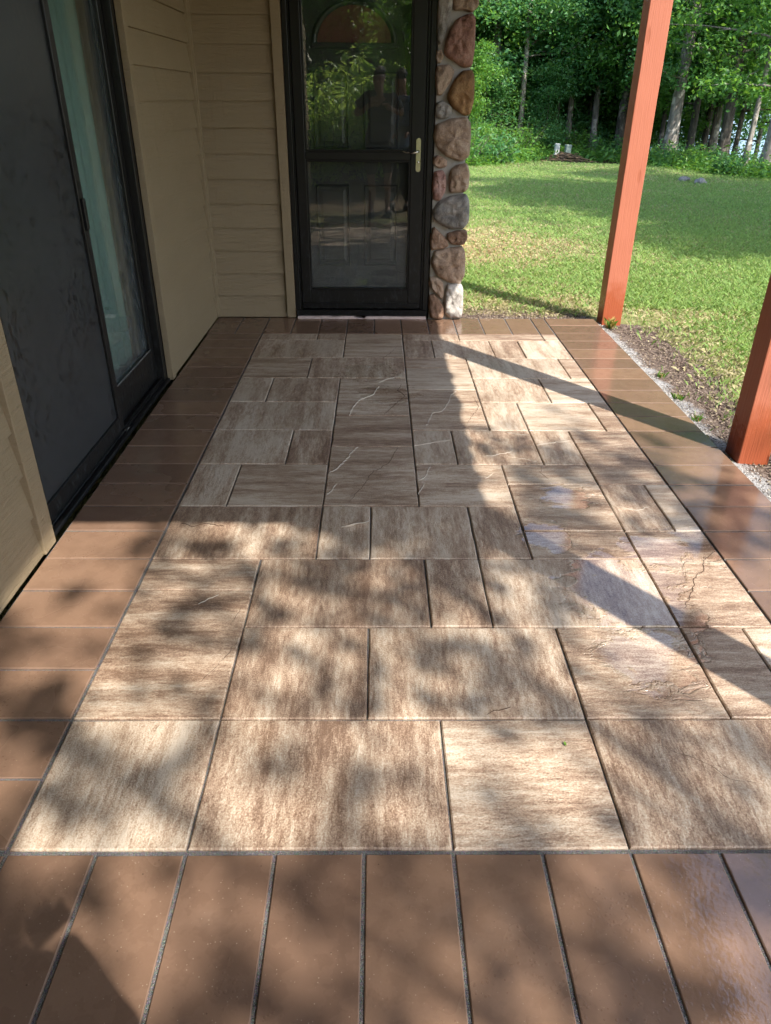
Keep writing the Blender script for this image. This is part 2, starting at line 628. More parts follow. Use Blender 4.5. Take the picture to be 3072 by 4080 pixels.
def mat_bark(name, c0, c1, c2):
    g = G(name)
    o = g.coord()
    v = g.vadd(o, g.vscale(g.n('ShaderNodeObjectInfo').outputs['Location'], 1.7))
    f = g.noise(g.mp(v, (16, 16, 4)), 1.0, 6, 0.65, 0.6)
    pl = g.noise(v, 3.5, 4, 0.6)
    c = g.ramp(f, [(0.32, c0), (0.52, c1), (0.72, c2)])
    c = g.mix(g.step(pl, 0.55, 0.66), c, tuple(min(1, x * 1.5) for x in c2))
    return g.done(g.bsdf(c, 0.85, 0.2, g.bump(f, 0.7, 0.02)))


def mat_ground():
    """lawn thatch turning to leaf litter under the trees"""
    g = G('lawn_ground')
    p = g.pos()
    n1 = g.noise(p, 0.9, 5, 0.6)
    n2 = g.noise(p, 14, 5, 0.7)
    n3 = g.noise(p, 70, 3, 0.7)
    gr = g.ramp(n2, [(0.3, (0.10, 0.115, 0.042)), (0.5, (0.20, 0.215, 0.085)), (0.7, (0.34, 0.31, 0.15))])
    th = g.ramp(n3, [(0.3, (0.20, 0.135, 0.075)), (0.5, (0.38, 0.285, 0.17)), (0.7, (0.54, 0.44, 0.28))])
    c = g.mix(g.step(n1, 0.5, 0.62), gr, th)
    bp = g.m_('ADD', g.dist(g.mp(p, (1, 0.75, 1)), (1.75, 6.1, 0)), g.m_('MULTIPLY', g.noise(p, 2.5, 4), 1.4))
    c = g.mix(g.step(bp, 2.0, 1.3), c, th)
    xyz = g._sep(p)
    t = g.m_('ADD', g.m_('ADD', g.m_('MULTIPLY', xyz[0], 0.55), g.m_('MULTIPLY', xyz[1], 0.83)), g.m_('MULTIPLY', n1, 2.0))
    litter = g.ramp(n2, [(0.3, (0.018, 0.016, 0.010)), (0.5, (0.045, 0.045, 0.022)), (0.72, (0.11, 0.085, 0.05))])
    c = g.mix(g.step(t, 20.0, 22.5), c, litter)
    c = g.mix(g.step(xyz[1], -0.3, -2.2), c, g.ramp(n3, [(0.3, (0.06, 0.045, 0.028)), (0.55, (0.15, 0.11, 0.07)), (0.75, (0.28, 0.21, 0.14))]))
    return g.done(g.bsdf(c, 0.9, 0.15, g.bump(n3, 0.8, 0.02)))


def mat_soil():
    g = G('mulch_soil')
    p = g.pos()
    n = g.noise(g.mp(p, (55, 35, 30)), 1.0, 5, 0.7, 0.5)
    c = g.ramp(n, [(0.3, (0.05, 0.038, 0.032)), (0.5, (0.15, 0.112, 0.092)), (0.66, (0.28, 0.225, 0.19)), (0.8, (0.42, 0.37, 0.33))])
    gx = g.noise(p, 160, 3, 0.7)
    grav = g.ramp(gx, [(0.3, (0.14, 0.14, 0.145)), (0.5, (0.34, 0.34, 0.35)), (0.7, (0.55, 0.55, 0.56))])
    xyz = g._sep(p)
    e = g.m_('MINIMUM', g.m_('ABSOLUTE', g.m_('SUBTRACT', xyz[0], 2.375)), g.m_('ADD', g.m_('ABSOLUTE', g.m_('SUBTRACT', xyz[1], 4.385)), g.m_('MULTIPLY', g.step(xyz[0], 2.38, 2.4), 9.0)))
    e = g.m_('SUBTRACT', e, g.m_('MULTIPLY', g.noise(p, 7, 4), 0.26))
    c = g.mix(g.step(e, -0.02, -0.09), c, grav)
    return g.done(g.bsdf(c, 0.9, 0.2, g.bump(g.m_('ADD', n, g.m_('MULTIPLY', gx, 0.4)), 0.9, 0.02)))


def mat_grass():
    g = G('grass_blades')
    a = g.attr('gc')
    d = g.n('ShaderNodeBsdfPrincipled')
    g.set(d.inputs['Base Color'], a)
    d.inputs['Roughness'].default_value = 0.55
    d.inputs['Specular IOR Level'].default_value = 0.3
    t = g.n('ShaderNodeBsdfTranslucent')
    g.set(t.inputs['Color'], g.mix(1.0, a, (1.5, 1.7, 0.9), 'MULTIPLY'))
    m = g.n('ShaderNodeMixShader')
    m.inputs[0].default_value = 0.30
    g.set(m.inputs[1], d.outputs[0])
    g.set(m.inputs[2], t.outputs[0])
    return g.done(m.outputs[0])


def mat_water():
    g = G('lake_water')
    p = g.pos()
    nrm = g.bump(g.noise(g.mp(p, (0.6, 1.4, 1)), 1.0, 4, 0.6), 0.5, 0.15)
    return g.done(g.bsdf((0.055, 0.13, 0.26), 0.16, 0.5, nrm))


def mat_attr(name, attr, rough=0.8):
    g = G(name)
    return g.done(g.bsdf(g.attr(attr), rough, 0.3))


PX, PY = mat_paver(0), mat_paver(1)
BRICK = mat_brick()
SAND = mat_sand()
SIDING = mat_siding()
POST = mat_post()
MORTAR = mat_mortar()
BLACK = mat_dark_metal('black_enamel')
BLACKP = mat_dark_metal('black_track', (0.005, 0.005, 0.0055))
GLASS = mat_glass('storm_glass', 0.10, streak=True)
GLASS_S = mat_glass('slider_glass', 0.16, (0.86, 0.93, 0.91), dz=(2.6, 0.0))
SCREEN = mat_screen()
DOORM = simple('charcoal_door_paint', (0.026, 0.027, 0.026), 0.42, 0.4, nscale=30, namt=0.15)
AMBER = simple('amber_curtained_light', (0.11, 0.046, 0.034), 0.6, 0.3, nscale=20)
BRASS = simple('weathered_brass', (0.50, 0.47, 0.30), 0.32, 0.5, metal=0.85, nscale=40, namt=0.2)
STEEL = simple('lever_steel', (0.55, 0.55, 0.52), 0.25, 0.5, metal=1.0)
FOAM = simple('pink_sill_foam', (0.52, 0.42, 0.40), 0.9, 0.2, nscale=30, namt=0.3, bump=0.8, bscale=90)
AQUA = simple('aqua_curtain', (0.24, 0.325, 0.295), 0.8, 0.2, nscale=8, namt=0.12)
TAUPE = simple('taupe_curtain', (0.22, 0.16, 0.11), 0.8, 0.2, nscale=8, namt=0.15)
ROOM = simple('dark_room', (0.03, 0.028, 0.026), 0.9, 0.1)
WHITE = simple('caulk_white', (0.6, 0.58, 0.55), 0.7, 0.3)
CEDAR = simple('porch_ceiling_wood', (0.30, 0.215, 0.14), 0.65, 0.3, nscale=6, namt=0.3)
SHINGLE = simple('roof_shingle', (0.07, 0.062, 0.055), 0.9, 0.2, nscale=30, namt=0.4)
GROUND = mat_ground()
SOIL = mat_soil()
GRASS = mat_grass()
WATER = mat_water()
LEAF = [mat_leaf('maple_leaves', (0.034, 0.112, 0.028), (0.120, 0.265, 0.058), (0.32, 0.62, 0.07)),
        mat_leaf('aspen_leaves', (0.030, 0.110, 0.044), (0.100, 0.250, 0.092), (0.27, 0.56, 0.11)),
        mat_leaf('understory_leaves', (0.036, 0.118, 0.026), (0.130, 0.285, 0.058), (0.35, 0.65, 0.07)),
        mat_leaf('pine_needles', (0.025, 0.070, 0.028), (0.080, 0.150, 0.050), (0.12, 0.22, 0.05), 0.2)]
BARK = [mat_bark('grey_bark', (0.09, 0.08, 0.072), (0.20, 0.18, 0.165), (0.32, 0.295, 0.27)),
        mat_bark('dark_bark', (0.030, 0.026, 0.023), (0.080, 0.070, 0.060), (0.16, 0.14, 0.12)),
        mat_bark('pale_bark', (0.12, 0.105, 0.09), (0.26, 0.235, 0.21), (0.40, 0.37, 0.34))]


# ------------------------------------------------------------------ terrain, lake
def tz(x, y):
    x = np.asarray(x, float)
    y = np.asarray(y, float)
    z = -0.045 - 0.0085 * np.clip(y - 4.4, 0, 18) - 0.008 * np.clip(x - 2.6, 0, 10)
    t = x * 0.50 + y * 0.866
    z = z - 3.6 * smoothstep(25.0, 44.0, t)
    z = z + 0.035 * np.sin(x * 0.9 + 1.0) * np.sin(y * 0.7) * smoothstep(4.8, 9, np.maximum(y, x * 1.6))
    under = (x < 2.37) & (y < 4.37) & (y > -0.4)
    return np.where(under, np.minimum(z, -0.10), z)


def axis(lo, hi, fine_lo, fine_hi, st):
    a = np.arange(fine_lo, fine_hi + 1e-6, st)
    l = fine_lo - np.geomspace(1, fine_lo - lo, 14)
    h = fine_hi + np.geomspace(1, hi - fine_hi, 14)
    return np.concatenate([l[::-1], a, h])


ax = axis(-420, 420, -8, 34, 0.5)
ay = axis(-420, 420, -12, 46, 0.5)
gx, gy = np.meshgrid(ax, ay, indexing='ij')
gz = tz(gx, gy)
V = np.stack([gx, gy, gz], -1).reshape(-1, 3)
ni, nj = gx.shape
ii, jj = np.meshgrid(np.arange(ni - 1), np.arange(nj - 1), indexing='ij')
q = (ii * nj + jj).ravel()
F = np.stack([q, q + nj, q + nj + 1, q + 1], 1)
lawn = link('lawn', fast_mesh('lawn', V, F, GROUND, True))
tag(lawn, kind='structure')
lake = link('lake', poly_mesh('lake', [(-900, -200, -2.45), (2600, -200, -2.45), (2600, 4200, -2.45), (-900, 4200, -2.45)], [(0, 1, 2, 3)], WATER))
tag(lake, kind='structure')


# soil strip along the patio edge: own sheets with ragged edges
def ragged_strip(name, inner, outer_fn, along, zoff=0.012):
    V, F = [], []
    n = len(along)
    m = 10
    for i, a in enumerate(along):
        o = outer_fn(a)
        for k in range(m):
            t = k / (m - 1)
            x, y = inner(a, t, o)
            V.append((x, y, float(tz(x, y)) + zoff * (1 - t * 1.7) + 0.006 * mnoise.noise((x * 9, y * 9, 0))))
    for i in range(n - 1):
        for k in range(m - 1):
            F.append((i * m + k, (i + 1) * m + k, (i + 1) * m + k + 1, i * m + k + 1))
    o = link(name, poly_mesh(name, V, F, SOIL, True))
    return tag(o, kind='structure')


ragged_strip('soil_bed', lambda a, t, o: (2.376 + t * o, a), lambda a: 0.64 + 0.16 * mnoise.noise((a * 1.3, 2, 0)) + 0.06 * mnoise.noise((a * 6, 5, 0)),
             np.linspace(-1.5, 4.38, 60))
ragged_strip('soil_bed', lambda a, t, o: (a, 4.383 + t * o), lambda a: 0.42 + 0.14 * mnoise.noise((a * 1.7, 8, 0)) + 0.05 * mnoise.noise((a * 7, 1, 0)),
             np.linspace(1.40, 2.375, 24), 0.014)

# ------------------------------------------------------------------ patio
patio = empty('patio', (1.0, 2.0, 0))
tag(patio, kind='structure')
bed = box('joint_bed', (-0.372, -0.40, -0.10), (2.370, 4.372, -0.0085), SAND, patio)
bed.location = Vector(bed.location) - Vector(patio.location)
for a_, b_ in (((-0.371, -0.399, -0.03), (2.369, -0.004, -0.0055)), ((-0.371, -0.003, -0.03), (-0.004, 3.940, -0.0055)),
               ((2.006, -0.003, -0.03), (2.369, 4.371, -0.0050)), ((-0.371, 3.945, -0.03), (2.004, 4.371, -0.0055))):
    jb = box('joint_sand', a_, b_, SAND, patio)
    jb.location = Vector(jb.location) - Vector(patio.location)
pave_mesh = {}


def slab_mesh(w_, d_, mat, th=0.05, ch=0.0035, key=None, wob=0.0):
    """paver: chamfered top edges, slightly uneven outline"""
    k = key or None
    if k and k in pave_mesh:
        return pave_mesh[k]
    x, y = w_ / 2, d_ / 2
    nx, ny = max(2, int(round(w_ / 0.10))), max(2, int(round(d_ / 0.10)))
    ring = [(-x + 2 * x * i / nx, -y) for i in range(nx)] + [(x, -y + 2 * y * i / ny) for i in range(ny)] + \
           [(x - 2 * x * i / nx, y) for i in range(nx)] + [(-x, y - 2 * y * i / ny) for i in range(ny)]
    if wob:
        ring = [(a + random.uniform(-wob, wob), b + random.uniform(-wob, wob)) for a, b in ring]
    n = len(ring)
    V = [(a, b, -th) for a, b in ring] + [(a, b, -ch) for a, b in ring]
    for a, b in ring:
        V.append((a - math.copysign(min(ch, abs(a)), a) if abs(abs(a) - x) < 0.004 else a,
                  b - math.copysign(min(ch, abs(b)), b) if abs(abs(b) - y) < 0.004 else b, 0))
    F = []
    for i in range(n):
        j = (i + 1) % n
        F.append((i, j, n + j, n + i))
        F.append((n + i, n + j, 2 * n + j, 2 * n + i))
    F.append(tuple(range(2 * n, 3 * n)))
    me = poly_mesh('paver', V, F, mat)
    if k:
        pave_mesh[k] = me
    return me


XR = 10.53
field = [  # x0, y0, x1, y1 in modules, streak axis
    (0, 0, 2, 2, 1), (2, 0, 5, 2, 1), (5, 0, 7, 2, 0), (7, 0, 10, 2, 1), (10, 0, XR, 2, 1),
    (0, 2, 2, 5, 0), (2, 2, 4, 4, 1), (4, 2, 7, 4, 1), (7, 2, 9, 4, 0), (9, 2, 10, 4, 0), (10, 2, XR, 4, 0),
    (0, 5, 2, 6, 0), (2, 4, 5, 6, 1), (5, 4, 6, 6, 1), (6, 4, 9, 6, 1), (9, 4, XR, 7, 0),
    (0, 6, 3, 8, 1), (3, 6, 4, 8, 1), (4, 6, 6, 8, 1), (6, 6, 7, 8, 1), (7, 6, 9, 7, 0), (7, 7, 9, 9, 0), (9, 7, 10, 9, 1), (10, 7, XR, 9, 0),
    (0, 8, 1, 10, 1), (1, 8, 3, 10, 0), (3, 8, 5, 11, 0), (5, 8, 7, 10, 0), (7, 9, 9, 10, 0), (9, 9, XR, 12, 0),
    (0, 10, 2, 12, 1), (2, 10, 3, 12, 1), (3, 11, 5, 13, 0), (5, 10, 6, 12, 1), (6, 10, 8, 12, 1), (8, 10, 9, 12, 1),
    (0, 12, 3, 14, 1), (3, 13, 5, 16, 0), (5, 12, 7, 15, 0), (7, 12, 8, 14, 1), (8, 12, 10, 14, 0), (10, 12, XR, 14, 0),
    (0, 14, 1, 16, 1), (1, 14, 3, 16, 1), (5, 15, 7, 17, 0), (7, 14, 9, 16, 1), (9, 14, XR, 16, 0),
    (0, 16, 2, 18, 0), (2, 16, 5, 18, 1), (5, 17, 7, 18, 0), (7, 16, 10, 18, 1), (10, 16, XR, 18, 0),
    (0, 18, 3, 20, 1), (3, 18, 5, 20.75, 0), (5, 18, 6, 20, 1), (6, 18, 8, 20, 1), (8, 18, 9, 20, 1), (9, 18, XR, 20, 1),
    (0, 20, 2, 20.75, 1), (2, 20, 3, 20.75, 1), (5, 20, 7, 20.75, 1), (7, 20, 10, 20.75, 0), (10, 20, XR, 20.75, 0)]
J = 0.0028                                    # half joint
PL = Vector(patio.location)
for x0, y0, x1, y1, axs in field:
    a, b, c, d = x0 * MOD, y0 * MOD, x1 * MOD, y1 * MOD
    J = random.uniform(0.0022, 0.0034)
    me = slab_mesh(c - a - 2 * J, d - b - 2 * J, PY if axs else PX, wob=0.0011)
    o = link('paver', me, patio, Vector(((a + c) / 2, (b + d) / 2, random.uniform(-0.0012, 0.0008))) - PL)
    o.rotation_euler = (random.uniform(-0.0018, 0.0018), random.uniform(-0.0018, 0.0018), random.uniform(-0.0022, 0.0022))
JB = 0.0042


def border(cx, cy, w_, d_, key):
    me = slab_mesh(w_ - 2 * JB, d_ - 2 * JB, BRICK, ch=0.0022, key=key)
    o = link('border_paver', me, patio, Vector((cx, cy, random.uniform(-0.0015, 0.0008))) - PL)
    o.rotation_euler = (random.uniform(-0.004, 0.004), random.uniform(-0.004, 0.004), random.uniform(-0.004, 0.004))


BL = 0.370
yb = 20.75 * MOD                              # start of the far border
for i in range(0, 21):                       # left border
    y0, y1 = i * MOD, min((i + 1) * MOD, yb)
    if y1 - y0 > 0.03:
        border(-BL / 2 - 0.002, (y0 + y1) / 2, BL, y1 - y0, 'side' if y1 - y0 > 0.18 else 'side_cut')
xr0 = XR * MOD + 0.002
for i in range(-2, 23):                      # right border
    y0, y1 = i * MOD, (i + 1) * MOD
    border(xr0 + BL / 2, (y0 + y1) / 2, BL, y1 - y0, 'side')
for i in range(-2, 11):                      # far border
    x0, x1 = i * MOD, min((i + 1) * MOD, xr0 - 0.002)
    border((x0 + x1) / 2, yb + 0.005 + 0.42 / 2, x1 - x0, 0.42, 'far' if x1 - x0 > 0.18 else 'far_cut')
for i in range(-2, 11):                      # near border
    x0, x1 = i * MOD, min((i + 1) * MOD, xr0 - 0.002)
    border((x0 + x1) / 2, -0.007 - 0.375 / 2, x1 - x0, 0.375, 'near' if x1 - x0 > 0.18 else 'near_cut')

# clefts of individual slabs: pale raised veins (p) and dark hairline splits (d)
VEIN = simple('pale_vein', (0.47, 0.42, 0.36), 0.7, 0.3, nscale=60, namt=0.2)
SPLIT = simple('dark_split', (0.075, 0.048, 0.034), 0.8, 0.2, nscale=60, namt=0.3)
veins = [
    ('p', ((0.695, 2.082), (0.663, 2.007), (0.639, 1.928), (0.612, 1.860), (0.579, 1.808))),
    ('p', ((0.613, 1.709), (0.601, 1.655), (0.579, 1.603))),
    ('d', ((0.876, 2.074), (0.853, 1.976), (0.839, 1.914), (0.766, 1.824), (0.742, 1.738), (0.712, 1.656), (0.672, 1.552))),
    ('p', ((1.217, 2.821), (1.179, 2.762), (1.174, 2.704), (1.121, 2.530), (1.065, 2.509), (1.034, 2.369), (1.014, 2.283))),
    ('d', ((1.301, 2.751), (1.315, 2.596), (1.259, 2.450), (1.215, 2.313))),
    ('p', ((0.924, 3.081), (0.845, 3.028), (0.789, 2.963))),
    ('p', ((0.793, 2.901), (0.760, 2.769), (0.689, 2.688), (0.659, 2.590), (0.640, 2.468))),
    ('d', ((0.920, 2.939), (0.897, 2.841), (0.935, 2.748), (0.880, 2.635), (0.820, 2.486))),
    ('d', ((0.906, 3.642), (0.860, 3.497), (0.812, 3.405))),
    ('p', ((0.956, 2.092), (1.046, 2.135), (1.129, 2.162))),
    ('p', ((1.274, 1.987), (1.316, 1.995), (1.389, 2.028), (1.407, 2.053))),
    ('p', ((1.369, 1.988), (1.432, 1.956), (1.495, 1.933))),
    ('p', ((1.020, 1.892), (0.984, 1.767), (0.957, 1.739))),
    ('p', ((0.980, 1.704), (0.951, 1.618))),
    ('p', ((1.277, 1.804), (1.241, 1.754))),
    ('d', ((1.511, 1.895), (1.485, 1.828), (1.510, 1.756))),
    ('p', ((1.527, 2.104), (1.612, 2.139), (1.701, 2.157))),
    ('p', ((1.391, 2.271), (1.451, 2.235), (1.513, 2.218))),
    ('p', ((1.738, 1.514), (1.802, 1.489), (1.852, 1.514))),
    ('d', ((0.371, 0.869), (0.351, 0.823), (0.339, 0.770))),
    ('d', ((0.361, 0.727), (0.370, 0.673), (0.335, 0.588), (0.304, 0.524), (0.277, 0.441))),
    ('p', ((0.272, 0.921), (0.244, 0.900), (0.219, 0.874))),
    ('d', ((1.999, 1.200), (1.928, 1.132), (1.900, 1.067), (1.849, 1.018), (1.827, 0.958), (1.762, 0.857))),
    ('d', ((1.507, 0.276), (1.593, 0.229), (1.624, 0.184), (1.701, 0.170))),
    ('d', ((1.075, 0.399), (1.107, 0.407), (1.139, 0.422))),
    ('p', ((0.758, 1.403), (0.724, 1.386), (0.651, 1.358))),
    ('d', ((0.048, 1.384), (0.093, 1.359), (0.133, 1.384), (0.210, 1.362))),
]
for vi, (vk, vp) in enumerate(veins):
    rs = random.Random(vi)
    pts_ = []
    for i in range(len(vp) - 1):                 # finer, jittered polyline
        a_, b_ = Vector((*vp[i], 0)), Vector((*vp[i + 1], 0))
        nn = max(2, int((b_ - a_).length / 0.012))
        for k in range(nn):
            pts_.append(a_.lerp(b_, k / nn) + Vector((rs.gauss(0, 0.0022), rs.gauss(0, 0.0022), 0)))
    pts_.append(Vector((*vp[-1], 0)))
    V, F = [], []
    for i, p_ in enumerate(pts_):
        t_ = (pts_[min(i + 1, len(pts_) - 1)] - pts_[max(i - 1, 0)])
        sd_v = Vector((-t_.y, t_.x, 0)).normalized()
        e_ = min(i, len(pts_) - 1 - i) / max(1, len(pts_) - 1) * 2
        wv = (0.0025 if vk == 'p' else 0.0016) * (0.35 + 0.65 * min(1, e_ * 2)) * rs.uniform(0.45, 1.3)
        top = 0.0022 if vk == 'p' else 0.0007
        V += [p_ - sd_v * wv + Vector((0, 0, -0.002)), p_ - sd_v * wv * 0.4 + Vector((0, 0, top)), p_ + sd_v * wv * 0.4 + Vector((0, 0, top)), p_ + sd_v * wv + Vector((0, 0, -0.002))]
    for i in range(len(pts_) - 1):
        for k in range(3):
            F.append((i * 4 + k, (i + 1) * 4 + k, (i + 1) * 4 + k + 1, i * 4 + k + 1))
    link('cleft_vein' if vk == 'p' else 'cleft_split', poly_mesh('cleft', [v - PL for v in V], F, VEIN if vk == 'p' else SPLIT), patio)

# a fallen green leaf on the paving
lv = [(0, 0, 0.002), (0.006, 0.004, 0.007), (0.016, 0.003, 0.004), (0.022, -0.004, 0.009), (0.012, -0.008, 0.005), (0.004, -0.005, 0.003)]
o = link('fallen_leaf', poly_mesh('fallen_leaf', lv, [(0, 1, 2), (0, 2, 4), (2, 3, 4), (0, 4, 5)], simple('fresh_leaf', (0.10, 0.20, 0.02), 0.5)), None, (1.256, 0.285, 0.001), (0, 0, 1.9))
o.scale = (0.6, 0.6, 0.6)
tag(o, 'tiny green leaf lying on the pale slab near the front border', 'leaf')


# ------------------------------------------------------------------ house walls
EXPO = 0.153


def lap_boards(parent, along, lo, hi, plane, n0, n1, names='siding_board'):
    """lapped boards; along 'x' (facing -y) or 'y' (facing +x); each board a child of the wall"""
    pl = Vector(parent.location)
    ln = hi - lo
    for k in range(n0, n1):
        z0, z1 = k * EXPO + 0.004, (k + 1) * EXPO + 0.016
        # local: x along the board, y outward(-), z up
        yb_, yt, yk = -0.019, 0.000, 0.006
        jit = random.uniform(-0.0008, 0.0008)
        V = [(-ln / 2, yb_ + jit, 0), (ln / 2, yb_ - jit, 0), (ln / 2, yt, z1 - z0), (-ln / 2, yt, z1 - z0),
             (-ln / 2, yk, 0), (ln / 2, yk, 0), (ln / 2, yk, z1 - z0), (-ln / 2, yk, z1 - z0)]
        F = [(0, 1, 2, 3), (5, 4, 7, 6), (4, 0, 3, 7), (1, 5, 6, 2), (4, 5, 1, 0), (3, 2, 6, 7)]
        me = poly_mesh(names, V, F, SIDING)
        if along == 'x':
            o = link(names, me, parent, Vector(((lo + hi) / 2, plane, z0)) - pl)
        else:
            o = link(names, me, parent, Vector((plane, (lo + hi) / 2, z0)) - pl, (0, 0, R(90)))


def sub(child, part):
    """hang a piece below the part it belongs to"""
    child.parent = part
    child.location = Vector(child.location) - Vector(part.location)


def part_box(parent, name, a, b, mat, bev=0.002, label=None, seg=1):
    o = box(name, a, b, mat, parent, bev, seg)
    o.location = Vector(o.location) - Vector(parent.location)
    if label: o['label'] = label
    return o


HW = 2.62                                     # wall height under the porch roof
WY, WX = 4.385, -0.398                        # wall planes behind the siding
ew = empty('entry_wall', (-0.10, WY, 0))
tag(ew, 'tan lap siding end wall between the corner and the dark storm door', 'wall')
part_box(ew, 'sheathing', (-0.39, WY + 0.007, 0.0), (0.19, WY + 0.12, HW), ROOM, 0)
lap_boards(ew, 'x', -0.362, 0.128, WY, 0, 17)
part_box(ew, 'corner_trim', (-0.384, WY - 0.034, 0.006), (-0.360, WY + 0.004, HW), SIDING)
part_box(ew, 'door_trim', (0.128, WY - 0.036, 0.004), (0.190, WY + 0.004, HW), SIDING, 0.002)
part_box(ew, 'head_trim', (0.190, WY - 0.028, 2.10), (1.15, WY + 0.06, HW), SIDING, 0.002)

lw = empty('side_wall', (WX, 3.65, 0))
tag(lw, 'tan lap siding side wall between the sliding door and the corner', 'wall')
part_box(lw, 'sheathing', (WX - 0.12, 2.99, 0.0), (WX - 0.007, 4.39, HW), ROOM, 0)
lap_boards(lw, 'y', 3.050, 4.340, WX, 0, 17)
part_box(lw, 'corner_trim', (WX - 0.004, 4.340, 0.006), (WX + 0.029, 4.366, HW), SIDING)
part_box(lw, 'door_trim', (WX - 0.004, 2.985, 0.004), (WX + 0.029, 3.050, HW), SIDING)
part_box(lw, 'head_trim', (WX - 0.05, 1.245, 2.10), (WX + 0.020, 2.983, HW), SIDING)

nw = empty('side_wall', (WX, -1.4, 0))
tag(nw, 'tan lap siding wall at the left edge, dappled by sun low down', 'wall')
part_box(nw, 'sheathing', (WX - 0.12, -4.0, 0.0), (WX - 0.007, 1.24, HW), ROOM, 0)
lap_boards(nw, 'y', -4.0, 1.155, WX, 0, 17)
part_box(nw, 'door_trim', (WX - 0.004, 1.155, 0.004), (WX + 0.029, 1.245, HW), SIDING)
part_box(nw, 'head_trim', (WX - 0.004, -4.0, HW), (WX + 0.02, 1.245, HW + 0.02), SIDING, 0)

# the rest of the house, behind the walls in view
hb = empty('house_body', (-3, 3, 0))
tag(hb, kind='structure')
for a, b in (((-6.5, -4.0, -0.1), (-1.30, 9.0, 3.4)), ((-1.30, 5.6, -0.1), (1.36, 9.0, 3.4)), ((-1.3, -4.0, -0.1), (-0.53, 1.20, 3.4)),
             ((-1.3, 3.03, -0.1), (-0.53, 4.52, 3.4)), ((-1.3, 4.52, -0.1), (0.10, 5.6, 3.4)), ((1.16, 4.62, -0.1), (1.36, 5.6, 3.4))):
    part_box(hb, 'outer_wall', a, b, SIDING, 0)
part_box(hb, 'room_floor', (-1.29, 1.21, -0.1), (-0.535, 3.02, 0.02), ROOM, 0)
part_box(hb, 'room_ceiling', (-1.29, 1.21, 2.3), (-0.535, 3.02, 2.4), ROOM, 0)
part_box(hb, 'roof_slab', (-6.8, -4.3, 3.41), (1.50, 9.3, 3.55), SHINGLE, 0)

# ------------------------------------------------------------------ sliding door
sd_ = empty('sliding_door', (-0.45, 2.11, 0))
tag(sd_, 'dark framed sliding patio door with insect screen and aqua curtain behind', 'door')
part_box(sd_, 'jamb', (-0.50, 1.248, 0.002), (-0.404, 1.292, 2.10), BLACK, 0.002)
part_box(sd_, 'jamb', (-0.50, 2.938, 0.002), (-0.404, 2.984, 2.10), BLACK, 0.002)
part_box(sd_, 'head_rail', (-0.50, 1.292, 2.05), (-0.404, 2.938, 2.10), BLACK, 0.002)
part_box(sd_, 'sill_track', (-0.52, 1.292, 0.0), (-0.412, 2.938, 0.022), BLACKP, 0.003)
part_box(sd_, 'track_lip', (-0.410, 1.252, 0.0), (-0.386, 2.980, 0.018), BLACKP, 0.003)
part_box(sd_, 'track_rail', (-0.425, 1.292, 0.022), (-0.419, 2.938, 0.034), BLACKP, 0.001)
part_box(sd_, 'track_rail', (-0.455, 1.292, 0.022), (-0.449, 2.938, 0.034), BLACKP, 0.001)
# screen panel in front, near half
scr = part_box(sd_, 'insect_screen', (-0.4275, 1.336, 0.100), (-0.4255, 2.178, 2.000), SCREEN, 0)
for nm, a, b in (('screen_stile', (-0.438, 1.294, 0.036), (-0.414, 1.336, 2.048)), ('screen_stile', (-0.438, 2.178, 0.036), (-0.414, 2.228, 2.048)),
                 ('screen_rail', (-0.437, 1.336, 0.036), (-0.415, 2.178, 0.100)), ('screen_rail', (-0.437, 1.336, 2.000), (-0.415, 2.178, 2.048))):
    sub(part_box(sd_, nm, a, b, BLACK, 0.002), scr)
sub(part_box(sd_, 'screen_latch', (-0.416, 2.190, 0.92), (-0.402, 2.214, 1.04), BLACKP, 0.003), scr)
# glass panel, far half
for nm, a, b in (('sash_stile', (-0.478, 2.232, 0.036), (-0.444, 2.292, 2.048)), ('sash_stile', (-0.478, 2.880, 0.036), (-0.444, 2.936, 2.048)),
                 ('sash_rail', (-0.477, 2.292, 0.036), (-0.445, 2.880, 0.205)), ('sash_rail', (-0.477, 2.292, 1.990), (-0.445, 2.880, 2.048))):
    part_box(sd_, nm, a, b, BLACK, 0.003)
part_box(sd_, 'glass_pane', (-0.464, 2.292, 0.205), (-0.458, 2.880, 1.990), GLASS_S, 0)
part_box(sd_, 'glazing_bead', (-0.4455, 2.292, 0.205), (-0.440, 2.880, 0.213), simple('dull_bead', (0.09, 0.09, 0.09), 0.6), 0.001)
# second glass panel behind the screen
part_box(sd_, 'sash_stile', (-0.512, 1.294, 0.036), (-0.482, 1.350, 2.048), BLACK, 0.002)
part_box(sd_, 'sash_stile', (-0.512, 2.200, 0.036), (-0.482, 2.262, 2.048), BLACK, 0.002)
part_box(sd_, 'glass_pane', (-0.500, 1.350, 0.036), (-0.494, 2.200, 2.048), GLASS_S, 0)
part_box(sd_, 'floor_bolt', (-0.412, 2.205, 0.022), (-0.396, 2.245, 0.030), STEEL, 0.001)


